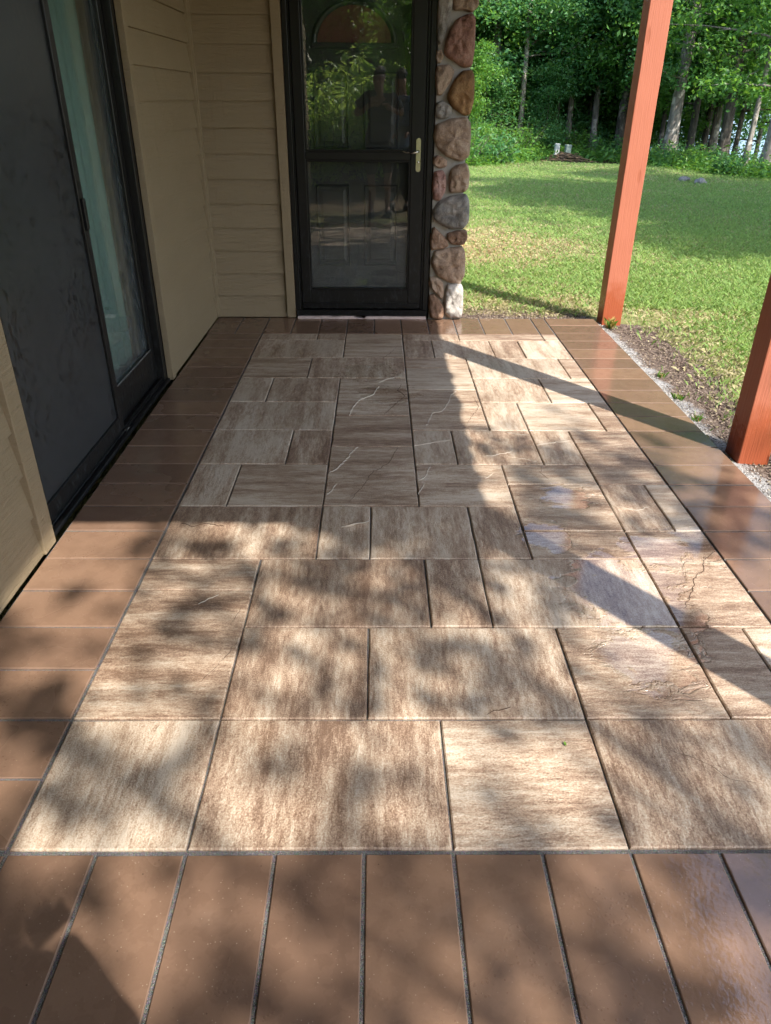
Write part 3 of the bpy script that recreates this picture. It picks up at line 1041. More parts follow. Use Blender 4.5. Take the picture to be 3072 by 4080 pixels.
def curtain(parent, y0, y1, x, z0, z1, mat, amp, waves, label):
    V, F = [], []
    n = waves * 8
    for i in range(n + 1):
        t = i / n
        y = y0 + (y1 - y0) * t
        dx = amp * math.sin(t * waves * 2 * math.pi) + amp * 0.4 * math.sin(t * waves * 4.7 + 1)
        for z in (z0, (z0 + z1) / 2, z1):
            V.append((x + dx * (1.0 if z < z1 else 0.7), y, z))
    for i in range(n):
        for k in range(2):
            F.append((i * 3 + k, i * 3 + k + 1, (i + 1) * 3 + k + 1, (i + 1) * 3 + k))
    me = poly_mesh('curtain', [(a - parent.location.x, b - parent.location.y, c) for a, b, c in V], F, mat, True)
    o = link('curtain', me, parent)
    sm = o.modifiers.new('thick', 'SOLIDIFY')
    sm.thickness = 0.004
    o['label'] = label
    return o


cu = empty('window_drapes', (-0.62, 2.6, 0.03))
tag(cu, 'aqua and taupe drapes hanging behind the sliding door glass', 'curtain')
curtain(cu, 2.27, 2.87, -0.535, 0.03, 2.0, AQUA, 0.012, 6, 'aqua curtain panel')
curtain(cu, 2.86, 3.02, -0.55, 0.03, 2.0, TAUPE, 0.014, 2, 'taupe curtain panel')

# ------------------------------------------------------------------ storm door and entry door
st = empty('storm_door', (0.67, 4.36, 0))
tag(st, 'black framed storm door with two glass panes and a lever handle', 'door')
FY = 4.348
part_box(st, 'jamb', (0.194, FY, 0.03), (0.226, 4.44, 2.098), BLACK, 0.003)
part_box(st, 'jamb', (1.108, FY, 0.03), (1.146, 4.44, 2.098), BLACK, 0.003)
part_box(st, 'jamb_stop', (0.226, FY + 0.014, 0.03), (0.240, 4.44, 2.09), BLACKP, 0.002)
part_box(st, 'jamb_stop', (1.092, FY + 0.014, 0.03), (1.108, 4.44, 2.09), BLACKP, 0.002)
part_box(st, 'head_jamb', (0.240, FY, 2.05), (1.092, 4.44, 2.098), BLACK, 0.003)
part_box(st, 'sill', (0.196, FY - 0.012, 0.022), (1.144, 4.44, 0.062), BLACKP, 0.004)
y0, y1 = FY + 0.006, FY + 0.036
part_box(st, 'stile', (0.242, y0, 0.070), (0.306, y1, 2.046), BLACK, 0.004)
part_box(st, 'stile', (1.000, y0, 0.070), (1.090, y1, 2.046), BLACK, 0.004)
part_box(st, 'bottom_rail', (0.306, y0 + 0.001, 0.070), (1.000, y1 - 0.001, 0.205), BLACK, 0.003)
part_box(st, 'kick_strip', (0.246, y0 - 0.006, 0.072), (1.086, y0 + 0.002, 0.112), BLACKP, 0.002)
part_box(st, 'middle_rail', (0.306, y0 + 0.001, 1.043), (1.000, y1 - 0.001, 1.092), BLACK, 0.003)
part_box(st, 'top_rail', (0.306, y0 + 0.001, 1.980), (1.000, y1 - 0.001, 2.046), BLACK, 0.003)
for z0, z1 in ((0.205, 1.043), (1.092, 1.980)):
    pane_ = part_box(st, 'glass_pane', (0.312, y0 + 0.018, z0 + 0.004), (0.994, y0 + 0.022, z1 - 0.004), GLASS, 0)
    for nm, a, b in (('glazing_bead', (0.306, y0 + 0.003, z0), (0.318, y0 + 0.016, z1)), ('glazing_bead', (0.988, y0 + 0.003, z0), (1.000, y0 + 0.016, z1)),
                     ('glazing_bead', (0.318, y0 + 0.003, z0), (0.988, y0 + 0.016, z0 + 0.012)), ('glazing_bead', (0.318, y0 + 0.003, z1 - 0.012), (0.988, y0 + 0.016, z1))):
        sub(part_box(st, nm, a, b, BLACK, 0.002), pane_)
# handle: escutcheon with rounded ends, bent lever, keyhole
bm = bmesh.new()
nseg = 12
outl = [(0.0145 * math.cos(t), 0.086 + 0.0145 * math.sin(t)) for t in [math.pi * i / nseg for i in range(nseg + 1)]] + \
       [(0.0145 * math.cos(t), -0.086 + 0.0145 * math.sin(t)) for t in [math.pi + math.pi * i / nseg for i in range(nseg + 1)]]
fv = [bm.verts.new((x, -0.005, z)) for x, z in outl]
bv = [bm.verts.new((x * 1.06, 0.0, z * 1.01)) for x, z in outl]
bm.faces.new(fv)
for i in range(len(outl)):
    j = (i + 1) % len(outl)
    bm.faces.new((fv[i], bv[i], bv[j], fv[j]))
hp = bm_done('handle_plate', bm, BRASS, st, False, Vector((1.050, y0 - 0.0005, 1.075)) - Vector(st.location))
Vt, Ft = tube([(0, 0, 0), (0, -0.030, 0), (-0.012, -0.040, -0.001), (-0.045, -0.042, -0.010), (-0.080, -0.040, -0.004), (-0.104, -0.038, 0.004)],
              [0.008, 0.007, 0.0065, 0.0055, 0.005, 0.004], 10)
lo_ = link('lever', poly_mesh('lever', Vt, Ft, STEEL, True), hp, (0, -0.004, 0.022))
Vt, Ft = tube([(0, 0, 0), (0, -0.006, 0)], [0.006, 0.006], 12)
Vt.append(Vector((0, -0.007, 0)))
Ft += [(12 + i, 12 + (i + 1) % 12, 24) for i in range(12)]
link('key_cylinder', poly_mesh('key_cylinder', Vt, Ft, STEEL), hp, (0, -0.004, -0.042))

ed = empty('front_door', (0.66, 4.50, 0.03))
tag(ed, 'charcoal panelled entry door with arched window, seen through the storm door', 'door')
EY = 4.455
part_box(ed, 'door_slab', (0.232, EY + 0.012, 0.062), (1.104, EY + 0.055, 2.09), DOORM, 0)


def raised_panel(x0, x1, z0, z1):
    """moulded panel: sunk groove then raised field"""
    bm = bmesh.new()
    rings = [(0.0, 0.0, -0.004), (0.006, 0.006, -0.010), (0.014, 0.014, 0.006), (0.045, 0.045, -0.003)]
    prev = None
    for (ix, iz, dy) in rings:
        cur = [bm.verts.new((x, EY + 0.010 + dy, z)) for x, z in ((x0 + ix, z0 + iz), (x1 - ix, z0 + iz), (x1 - ix, z1 - iz), (x0 + ix, z1 - iz))]
        if prev:
            for i in range(4):
                bm.faces.new((prev[i], prev[(i + 1) % 4], cur[(i + 1) % 4], cur[i]))
        prev = cur
    bm.faces.new(prev)
    for v in bm.verts:
        v.co -= Vector(ed.location)
    return bm_done('door_panel', bm, DOORM, ed)


for a in ((0.362, 0.590, 0.35, 0.885), (0.690, 0.918, 0.35, 0.885), (0.362, 0.590, 1.105, 1.548), (0.690, 0.918, 1.105, 1.548)):
    raised_panel(*a)
# arched window with moulding
bm = bmesh.new()
cx, cz, rad = 0.634, 1.700, 0.272
prof = [(0.0, 0.004), (0.008, -0.014), (0.022, -0.014), (0.032, -0.004), (0.040, 0.004)]
rows = []
seg = 28
for k in range(seg + 1):
    t = math.pi * k / seg
    rows.append([bm.verts.new((cx + (rad - d) * math.cos(t), EY + 0.010 + h, cz + (rad - d) * 0.86 * math.sin(t))) for d, h in prof])
for i in range(seg):
    for j in range(len(prof) - 1):
        bm.faces.new((rows[i][j], rows[i + 1][j], rows[i + 1][j + 1], rows[i][j + 1]))
for v in bm.verts:
    v.co -= Vector(ed.location)
am = bm_done('arch_moulding', bm, DOORM, ed, True)
part_box(ed, 'arch_sill', (cx - rad, EY - 0.006, cz - 0.028), (cx + rad, EY + 0.013, cz + 0.004), DOORM, 0.004)
V = [(cx - ed.location.x, EY + 0.006 - ed.location.y, cz - ed.location.z)]
for k in range(seg + 1):
    t = math.pi * k / seg
    V.append((cx + (rad - 0.038) * math.cos(t) - ed.location.x, EY + 0.006 - ed.location.y, cz + (rad - 0.038) * 0.86 * math.sin(t) - ed.location.z))
pane = link('arched_pane', poly_mesh('arched_pane', V, [(0, i + 1, i + 2) for i in range(seg)], AMBER), ed)
sm = pane.modifiers.new('thick', 'SOLIDIFY')
sm.thickness = 0.004

# lumpy foam and mortar under the sill
V, F = [], []
n = 60
for i in range(n + 1):
    x = 0.205 + 0.93 * i / n
    hgt = 0.017 + 0.006 * mnoise.noise((x * 14, 0, 1)) - (0.014 if 0.62 < x < 0.70 else 0)
    yy = 4.330 + 0.008 * mnoise.noise((x * 9, 3, 1))
    V += [(x, yy, 0.0), (x, yy - 0.002, hgt * 0.7), (x, yy + 0.012, max(hgt, 0.003)), (x, 4.40, max(hgt, 0.003))]
for i in range(n):
    for k in range(3):
        F.append((i * 4 + k, (i + 1) * 4 + k, (i + 1) * 4 + k + 1, i * 4 + k + 1))
o = link('sill_foam', poly_mesh('sill_foam', V, F, FOAM, True))
tag(o, 'lumpy pinkish white filler strip under the storm door sill', 'sill filler')

# ------------------------------------------------------------------ stone pier
ST_TAN = mat_stone('tan_fieldstone', (0.19, 0.13, 0.095), (0.36, 0.265, 0.20), (0.50, 0.41, 0.33))
ST_RED = mat_stone('red_fieldstone', (0.17, 0.085, 0.062), (0.31, 0.168, 0.128), (0.41, 0.275, 0.225), 14)
ST_ORG = mat_stone('ochre_fieldstone', (0.09, 0.05, 0.025), (0.26, 0.145, 0.065), (0.40, 0.26, 0.13), 6)
ST_GRY = mat_stone('grey_fieldstone', (0.10, 0.096, 0.095), (0.22, 0.21, 0.20), (0.37, 0.35, 0.33))
ST_BRN = mat_stone('brown_fieldstone', (0.12, 0.072, 0.05), (0.26, 0.165, 0.115), (0.40, 0.29, 0.22))
ST_WHT = mat_stone('pale_fieldstone', (0.30, 0.28, 0.26), (0.46, 0.44, 0.42), (0.58, 0.56, 0.54))
ST_PNK = mat_stone('pink_fieldstone', (0.17, 0.095, 0.082), (0.32, 0.185, 0.16), (0.43, 0.30, 0.27))
pier = empty('stone_pier', (1.27, 4.42, 0))
tag(pier, 'fieldstone pier of rounded cobbles set in grey mortar beside the door', 'pier')
part_box(pier, 'mortar_core', (1.152, 4.352, -0.06), (1.362, 4.60, 2.9), MORTAR, 0.006, seg=2)
stones = [
    (((1.231, 1.960), (1.377, 1.961), (1.390, 1.895), (1.352, 1.858), (1.303, 1.871), (1.241, 1.866)), ST_TAN),
    (((1.150, 1.959), (1.218, 1.960), (1.232, 1.902), (1.205, 1.783), (1.177, 1.699), (1.150, 1.714), (1.142, 1.782), (1.145, 1.857)), ST_GRY),
    (((1.270, 1.821), (1.344, 1.847), (1.370, 1.829), (1.379, 1.693), (1.370, 1.585), (1.311, 1.580), (1.193, 1.646), (1.208, 1.715), (1.236, 1.783)), ST_RED),
    (((1.148, 1.657), (1.176, 1.665), (1.191, 1.630), (1.174, 1.595), (1.150, 1.591), (1.143, 1.622)), ST_TAN),
    (((1.156, 1.575), (1.228, 1.584), (1.262, 1.552), (1.242, 1.497), (1.189, 1.424), (1.163, 1.424), (1.148, 1.480), (1.145, 1.543)), ST_TAN),
    (((1.278, 1.513), (1.313, 1.549), (1.372, 1.553), (1.386, 1.522), (1.392, 1.393), (1.373, 1.318), (1.336, 1.314), (1.258, 1.359), (1.225, 1.408), (1.248, 1.465)), ST_ORG),
    (((1.158, 1.375), (1.200, 1.387), (1.249, 1.359), (1.258, 1.322), (1.233, 1.293), (1.176, 1.288), (1.150, 1.317)), ST_GRY),
    (((1.163, 1.250), (1.243, 1.280), (1.347, 1.293), (1.377, 1.260), (1.385, 1.167), (1.379, 1.072), (1.333, 1.043), (1.244, 1.071), (1.176, 1.122), (1.150, 1.182)), ST_TAN),
    (((1.150, 1.057), (1.180, 1.079), (1.240, 1.049), (1.239, 1.009), (1.189, 0.996), (1.148, 1.026)), ST_BRN),
    (((1.157, 0.973), (1.214, 0.983), (1.238, 0.947), (1.239, 0.866), (1.202, 0.801), (1.162, 0.806), (1.149, 0.883)), ST_PNK),
    (((1.272, 0.992), (1.314, 1.019), (1.373, 1.023), (1.391, 0.966), (1.389, 0.885), (1.363, 0.857), (1.269, 0.852), (1.260, 0.929)), ST_TAN),
    (((1.198, 0.792), (1.276, 0.825), (1.374, 0.835), (1.399, 0.793), (1.402, 0.672), (1.367, 0.624), (1.275, 0.628), (1.183, 0.671), (1.160, 0.727)), ST_GRY),
    (((1.169, 0.633), (1.201, 0.604), (1.264, 0.547), (1.273, 0.508), (1.221, 0.488), (1.154, 0.483), (1.148, 0.556)), ST_BRN),
    (((1.267, 0.590), (1.337, 0.610), (1.398, 0.605), (1.403, 0.557), (1.378, 0.518), (1.301, 0.518), (1.269, 0.556)), ST_BRN),
    (((1.181, 0.468), (1.262, 0.488), (1.364, 0.499), (1.392, 0.460), (1.395, 0.320), (1.368, 0.253), (1.293, 0.268), (1.208, 0.309), (1.165, 0.389)), ST_TAN),
    (((1.156, 0.293), (1.198, 0.298), (1.247, 0.258), (1.260, 0.186), (1.246, 0.144), (1.202, 0.186), (1.148, 0.242)), ST_TAN),
    (((1.279, 0.243), (1.347, 0.253), (1.390, 0.228), (1.399, 0.071), (1.387, 0.004), (1.306, 0.004), (1.272, 0.049), (1.269, 0.165)), ST_WHT),
    (((1.156, 0.165), (1.192, 0.177), (1.254, 0.102), (1.265, 0.039), (1.253, 0.004), (1.172, 0.004), (1.153, 0.081)), ST_BRN),
    (((1.16, 2.08), (1.26, 2.10), (1.27, 2.00), (1.17, 1.985)), ST_BRN), (((1.29, 2.10), (1.385, 2.09), (1.39, 1.99), (1.29, 1.985)), ST_GRY),
    (((1.16, 2.34), (1.30, 2.36), (1.32, 2.16), (1.17, 2.13)), ST_TAN), (((1.33, 2.36), (1.39, 2.36), (1.39, 2.14), (1.33, 2.14)), ST_RED)]


def cobble(poly, mat, seed):
    """rounded cobble: smoothed outline swept inwards to a domed, knobbly face; full depth into the wall"""
    P = [Vector((x, 0, z)) for x, z in poly]
    c = sum(P, Vector()) / len(P)
    P = [c + (p - c) * 1.075 for p in P]
    for p in P:
        p.z = max(p.z, 0.003)
    pts = P[:]
    for _ in range(3):                       # chaikin corner cutting
        q_ = []
        for i in range(len(pts)):
            a, b = pts[i], pts[(i + 1) % len(pts)]
            q_ += [a * 0.86 + b * 0.14, a * 0.14 + b * 0.86]
        pts = q_
    w_ = max(p.x for p in P) - min(p.x for p in P)
    h_ = max(p.z for p in P) - min(p.z for p in P)
    dep = min(0.055, 0.022 + 0.22 * min(w_, h_))
    prof = [(0.97, 0.060), (1.0, 0.030), (1.0, 0.008), (0.985, -dep * 0.30), (0.95, -dep * 0.55), (0.89, -dep * 0.75), (0.80, -dep * 0.87), (0.70, -dep * 0.93), (0.58, -dep * 0.97), (0.46, -dep), (0.34, -dep), (0.22, -dep), (0.10, -dep)]
    V, F = [], []
    n = len(pts)
    for s_, y in prof:
        for p in pts:
            v = c + (p - c) * s_
            v.y = y
            nv = mnoise.noise(Vector((v.x * 14, v.z * 14, seed * 3.3)))
            n2 = mnoise.noise(Vector((v.x * 40, v.z * 40, seed * 7.1)))
            n3 = abs(mnoise.noise(Vector((v.x * 22, v.z * 22, seed * 1.7))))
            n4 = mnoise.noise(Vector((v.x * 95, v.z * 95, seed * 2.2)))
            v.y -= (nv * 0.013 + n2 * 0.007 + n4 * 0.0025 - n3 * 0.020) * (1 if s_ < 0.98 else 0.3)
            d = (v - c)
            d.y = 0
            v += d * (nv * 0.03)
            V.append(v - c)
    V.append(Vector((0, -dep * 1.02, 0)))
    for r_ in range(len(prof) - 1):
        for i in range(n):
            j = (i + 1) % n
            F.append((r_ * n + i, r_ * n + j, (r_ + 1) * n + j, (r_ + 1) * n + i))
    L = (len(prof) - 1) * n
    F += [(L + i, L + (i + 1) % n, len(V) - 1) for i in range(n)]
    me = poly_mesh('cobble', V, F, mat, True)
    bmx = bmesh.new()
    bmx.from_mesh(me)
    bmesh.ops.recalc_face_normals(bmx, faces=bmx.faces)
    bmx.to_mesh(me)
    bmx.free()
    return link('cobble', me, pier, Vector((c.x, 4.352, c.z)) - Vector(pier.location))


for i, (pl_, mt_) in enumerate(stones):
    cobble(pl_, mt_, i + 1)

# ------------------------------------------------------------------ porch posts and roof
PXO, PW = 2.420, 0.140
post_y = (4.325, 1.985, -0.33)
post_lab = ('terracotta painted square wooden post at the far corner of the patio',
            'terracotta painted square wooden post cut off by the right edge, wet base',
            'terracotta painted square wooden post standing out of view near the camera')
for yy, lb in zip(post_y, post_lab):
    r_ = empty('porch_post', (PXO + PW / 2, yy + PW / 2, -0.06))
    tag(r_, lb, 'post', 'porch posts along the patio edge')
    bm = bmesh.new()
    add_box(bm, (-PW / 2, -PW / 2, -0.05), (PW / 2, PW / 2, 2.48), 0.005, 2)
    # slices so that the long edges waver a little like sawn timber
    bmesh.ops.subdivide_edges(bm, edges=[e for e in bm.edges if e.calc_length() > 1.0], cuts=14)
    for v in bm.verts:
        v.co.x += 0.0016 * mnoise.noise((v.co.z * 4, v.co.y * 3, yy))
        v.co.y += 0.0016 * mnoise.noise((v.co.z * 4, v.co.x * 3, yy + 5))
    bm_done('shaft', bm, POST, r_)

roof = empty('porch_canopy', (1.1, 2.0, 2.42))
tag(roof, 'low shed roof over the patio carried by the terracotta posts', 'roof')
part_box(roof, 'eave_beam', (2.420, -0.33, 2.421), (2.560, 4.47, 2.60), POST, 0.004)
part_box(roof, 'header_beam', (-0.37, -0.33, 2.421), (2.418, -0.19, 2.60), POST, 0.004)
for i in range(8):
    part_box(roof, 'ceiling_board', (-0.37, -0.36 + i * 0.592, 2.605), (2.64, -0.36 + (i + 1) * 0.592 - 0.004, 2.622), CEDAR, 0)
V, F = [], []
ys = np.arange(-0.42, 4.60, 0.03)
for y in ys:                                  # shingled deck, its unseen drip edge waved to scallop the eave shadow
    e = 2.665 + 0.028 * abs(math.sin(y * 11.5 + 2.0 * mnoise.noise((y * 1.7, 0, 0)))) + 0.05 * mnoise.noise((y * 3.1, 4, 0))
    V += [(-0.40, y, 3.05), (2.60, y, 2.68), (e, y, 2.655), (e, y, 2.640), (2.58, y, 2.640), (-0.40, y, 3.02)]
for i in range(len(ys) - 1):
    for k in range(6):
        k2 = (k + 1) % 6
        F.append((i * 6 + k, (i + 1) * 6 + k, (i + 1) * 6 + k2, i * 6 + k2))
F += [(0, 1, 2, 3, 4, 5), tuple((len(ys) - 1) * 6 + k for k in (5, 4, 3, 2, 1, 0))]
o = link('roof_deck', poly_mesh('roof_deck', [Vector(v) - Vector(roof.location) for v in V], F, SHINGLE), roof)


# ------------------------------------------------------------------ vegetation meshes
def leaf_quads(C, size, updir=0.5, aspect=0.62, droop=0.25):
    """n leaves: 4 verts, 2 triangles each, folded along the midrib"""
    n = len(C)
    d = rng.normal(size=(n, 3))
    d[:, 2] = d[:, 2] * 0.6 - droop
    d /= np.linalg.norm(d, axis=1, keepdims=True)
    nrm = rng.normal(size=(n, 3)) * 0.7
    nrm[:, 2] += updir * 2
    s = np.cross(d, nrm)
    s /= np.linalg.norm(s, axis=1, keepdims=True) + 1e-9
    u = np.cross(s, d)
    sz = size * rng.uniform(0.65, 1.3, (n, 1))
    b = C - d * sz * 0.5
    t = C + d * sz * 0.5
    l = C + s * sz * aspect * 0.5 + u * sz * 0.10
    r = C - s * sz * aspect * 0.5 + u * sz * 0.10
    V = np.stack([b, l, t, r], 1).reshape(-1, 3)
    k = np.arange(n)[:, None] * 4
    F = np.concatenate([k + np.array([[0, 1, 2]]), k + np.array([[0, 2, 3]])])
    return V, F


def leaf_mesh(name, C, size, mat, updir=0.5, aspect=0.62, shade=None):
    V, F = leaf_quads(np.asarray(C), size, updir, aspect)
    n = len(C)
    lv_ = np.clip(rng.normal(0.5, 0.26, n) if shade is None else shade, 0, 1)
    return fast_mesh(name, V, F, mat, False, {'lv': np.repeat(lv_, 4)})


def join_tubes(tubes, sides=6):
    V, F = [], []
    for path, rad in tubes:
        v, f = tube(path, rad, sides, base=len(V))
        V += v
        F += f
    return V, F


def crown_parts(H, lo, reach, n_limbs, per, csize, dens_low=1.0, seed=1, thin_z=99):
    """limbs springing from an upright stem, leaf clumps along them"""
    rs = np.random.default_rng(seed)
    tubes, centers = [], []
    for i in range(n_limbs):
        z = lo + (H * 0.93 - lo) * (i + rs.uniform(0, 1)) / n_limbs
        if z < lo + 1.2 and rs.uniform() > dens_low:
            continue
        a = rs.uniform(0, 2 * math.pi)
        f = 1 - max(0, (z - lo) / (H - lo)) ** 1.6
        ln = reach * (0.35 + 0.65 * f) * rs.uniform(0.7, 1.15)
        rise = rs.uniform(0.05, 0.5)
        path, rad = [], []
        p = np.array([0, 0, z])
        dr = np.array([math.cos(a), math.sin(a), rise])
        for k in range(5):
            path.append(tuple(p))
            rad.append(0.035 * (1 - k / 5.2) * (0.6 + 0.4 * f))
            p = p + dr * ln / 4
            dr = dr + np.array([rs.normal() * 0.16, rs.normal() * 0.16, -0.06])
        tubes.append((path, rad))
        for k in range(1, 5):
            base = np.array(path[k])
            for _ in range(per if z < thin_z else (1 if rs.uniform() < 0.8 else 2)):
                centers.append(base + rs.normal(size=3) * np.array([0.34, 0.34, 0.22]) * (ln / 2.2))
        for _ in range(2):
            k = rs.integers(1, 4)
            b = np.array(path[k])
            e = b + np.array([rs.normal() * 0.5, rs.normal() * 0.5, rs.uniform(-0.15, 0.5)]) * ln * 0.4
            tubes.append(([tuple(b), tuple((b + e) / 2 + rs.normal(size=3) * 0.05), tuple(e)], [0.015, 0.010, 0.005]))
            for _ in range(max(1, per // 2)):
                centers.append(e + rs.normal(size=3) * 0.16)
    centers = np.array(centers)
    L = []
    for c in centers:
        n = rs.integers(int(csize * 0.6), int(csize * 1.4))
        r_ = rs.uniform(0.14, 0.30)
        L.append(c + rs.normal(size=(n, 3)) * np.array([r_, r_, r_ * 0.55]))
    return tubes, np.concatenate(L)


class Kind:
    pass


def make_kind(name, H, lo, reach, n_limbs, per, csize, leaf, lmat, bark, seed, dens_low=1.0, thin_z=99):
    k = Kind()
    tubes, L = crown_parts(H, lo, reach, n_limbs, per, csize, dens_low, seed, thin_z)
    V, F = join_tubes(tubes)
    k.limbs = poly_mesh('limbs', V, F, bark, True)
    k.crown = leaf_mesh('crown', L, leaf, lmat, 0.45)
    k.H = H
    k.bark = bark
    return k


def trunk_mesh(H, r, bark, seed, lean=0.0, fork=False):
    rs = random.Random(seed)
    path, rad = [], []
    n = 12
    for i in range(n):
        t = i / (n - 1)
        z = -0.25 + (H + 0.25) * t
        path.append((lean * t * H + 0.05 * math.sin(t * 5 + seed) * H * 0.10, 0.04 * math.sin(t * 4 + seed * 2) * H * 0.10, z))
        flare = 1 + 0.55 * math.exp(-max(0, z) * 5)
        rad.append(r * (1 - 0.82 * t) * flare)
    V, F = tube(path, rad, 10)
    # roughness of outline
    V = [v + Vector((mnoise.noise(v * 4.0), mnoise.noise(v * 4.0 + Vector((9, 0, 0))), 0)) * r * 0.16 for v in V]
    if fork:
        b = path[5]
        v2, f2 = tube([b, (b[0] + 0.5, b[1] + 0.1, b[2] + 1.4), (b[0] + 0.9, b[1] + 0.3, b[2] + 3.2)], [r * 0.5, r * 0.4, r * 0.22], 8, base=len(V))
        V += v2
        F += f2
    return poly_mesh('trunk', V, F, bark, True)


maple = [make_kind('maple', 11.5, 1.9, 2.7, 27, 5, 32, 0.125, LEAF[0], BARK[0], 11, 1.0, 5.2),
         make_kind('maple', 12.5, 2.1, 2.5, 25, 5, 32, 0.120, LEAF[1], BARK[0], 12, 1.0, 5.2),
         make_kind('maple', 10.5, 1.4, 2.4, 27, 5, 32, 0.115, LEAF[2], BARK[1], 13, 0.9, 4.8)]
sapl = [make_kind('sapling', 4.4, 0.35, 1.5, 22, 4, 26, 0.105, LEAF[2], BARK[1], 21),
        make_kind('sapling', 5.2, 0.6, 1.7, 24, 4, 26, 0.110, LEAF[0], BARK[1], 22),
        make_kind('sapling', 3.6, 0.2, 1.2, 20, 4, 24, 0.100, LEAF[1], BARK[1], 23)]
tcount = [0]


def tree(name, label, x, y, kind, r, lean=0.0, bark=None, scale=1.0, rz=None, group=None, fork=False, cat='tree'):
    tcount[0] += 1
    z = float(tz(x, y))
    e = empty(name, (x, y, z), random.uniform(0, 6.28) if rz is None else rz)
    tag(e, label, cat, group)
    e.scale = (scale, scale, scale)
    link('trunk', trunk_mesh(kind.H, r / scale, bark or kind.bark, tcount[0], lean, fork), e)
    link('limbs', kind.limbs, e)
    link('crown', kind.crown, e)
    return e


M0, M1, M2 = maple
GF = 'trees of the forest edge beyond the lawn'
# trunks that can be told apart, placed where they stand
tree('maple_tree', 'thick pale grey trunk just right of the far terracotta post', 9.75, 23.9, M1, 0.200, 0, BARK[0], group=GF)
tree('maple_tree', 'dark straight trunk half hidden left of the far terracotta post', 9.10, 27.2, M0, 0.17, 0, BARK[1], group=GF)
tree('maple_tree', 'slim grey trunk close to the post with leaves above', 11.6, 30.6, M1, 0.125, 0, BARK[0], group=GF)
tree('maple_tree', 'slim dark trunk beside the thick pale grey trunk', 10.7, 25.2, M2, 0.125, 0, BARK[1], group=GF)
tree('maple_tree', 'slender grey trunk in front of the left end of the blue water', 12.3, 27.1, M1, 0.135, 0.006, BARK[0], group=GF)
tree('maple_tree', 'stout dark grey trunk leaning slightly right before the lake', 11.15, 23.5, M0, 0.165, 0.004, BARK[1], group=GF)
tree('maple_tree', 'thin dark trunk against the lake, left of the reddish one', 12.4, 25.5, M2, 0.085, 0.004, BARK[1], group=GF)
tree('maple_tree', 'thin reddish brown trunk standing against the blue lake', 11.65, 23.0, M1, 0.085, 0.008, BARK[2], 0.9, group=GF)
tree('maple_tree', 'thick trunk with bright bark at the right edge of the picture', 10.72, 19.6, M0, 0.20, 0.01, BARK[0], group=GF)
tree('maple_tree', 'pale smooth trunk rising behind shrubs right of the stone pier', 4.55, 27.0, M1, 0.165, 0, BARK[0], group=GF)
tree('maple_tree', 'dark trunk above the utility boxes', 8.2, 32.0, M2, 0.20, 0, BARK[1], group=GF)
tree('maple_tree', 'dark thin trunk between the utility boxes and the far post', 9.6, 32.2, M0, 0.15, 0, BARK[1], group=GF)
tree('maple_tree', 'sunlit pale trunk between the utility boxes and the far post', 10.05, 32.8, M1, 0.14, 0, BARK[2], group=GF)
tree('maple_tree', 'dark trunk in deep shade right of the pale smooth trunk', 6.0, 31.6, M0, 0.15, 0, BARK[1], group=GF)
tree('maple_tree', 'dark trunk next to the edge of the stone pier', 4.40, 29.0, M2, 0.17, 0, BARK[1], group=GF)
tree('maple_tree', 'slim pale trunk left of the white utility pedestal', 5.5, 26.3, M1, 0.10, 0.004, BARK[2], group=GF)
tree('maple_tree', 'slim grey trunk behind the grey green utility pedestal', 7.3, 27.6, M1, 0.11, -0.003, BARK[0], group=GF)
tree('maple_tree', 'dark slim trunk midway from the utility boxes to the far post', 8.35, 28.6, M0, 0.12, 0.002, BARK[1], group=GF)
# trunks further in that nothing tells apart
rs = random.Random(5)
deep = []
for _ in range(900):
    x, y = rs.uniform(1.0, 20), rs.uniform(26.5, 41)
    if x < 0.34 * y - 6.5 or x > 0.56 * y + 2 or x * 0.5 + y * 0.866 > 35.5:
        continue
    if any((x - a) ** 2 + (y - b) ** 2 < 1.9 for a, b in deep):
        continue
    if x > 0.40 * y + 1.5 and rs.random() < 0.85:     # thinner on the lake side
        continue
    deep.append((x, y))
    if len(deep) >= 36:
        break
for i, (x, y) in enumerate(deep):
    tree('maple_tree', 'slender trunk deeper in the woods, one of many alike', x, y, maple[i % 3], rs.uniform(0.07, 0.15), rs.uniform(-0.01, 0.012),
         BARK[i % 3], rs.uniform(0.85, 1.15), group='slender trunks deep in the woods')
for i, (x, y) in enumerate(((2.6, 26.0), (1.2, 28.5), (2.9, 30.5), (-0.5, 26.5), (-1.6, 30.0))):
    tree('maple_tree', 'tree of the forest edge hidden behind the stone pier', x, y, maple[i % 3], 0.13, 0, BARK[i % 2], group='trees hidden behind the pier')
for x, y in ((2.0, 25.0), (0.3, 25.5)):
    tree('young_maple', 'sapling of the forest edge hidden behind the stone pier', x, y, sapl[1], 0.035, 0, BARK[1], 0.9, group='saplings hidden behind the pier', cat='sapling')
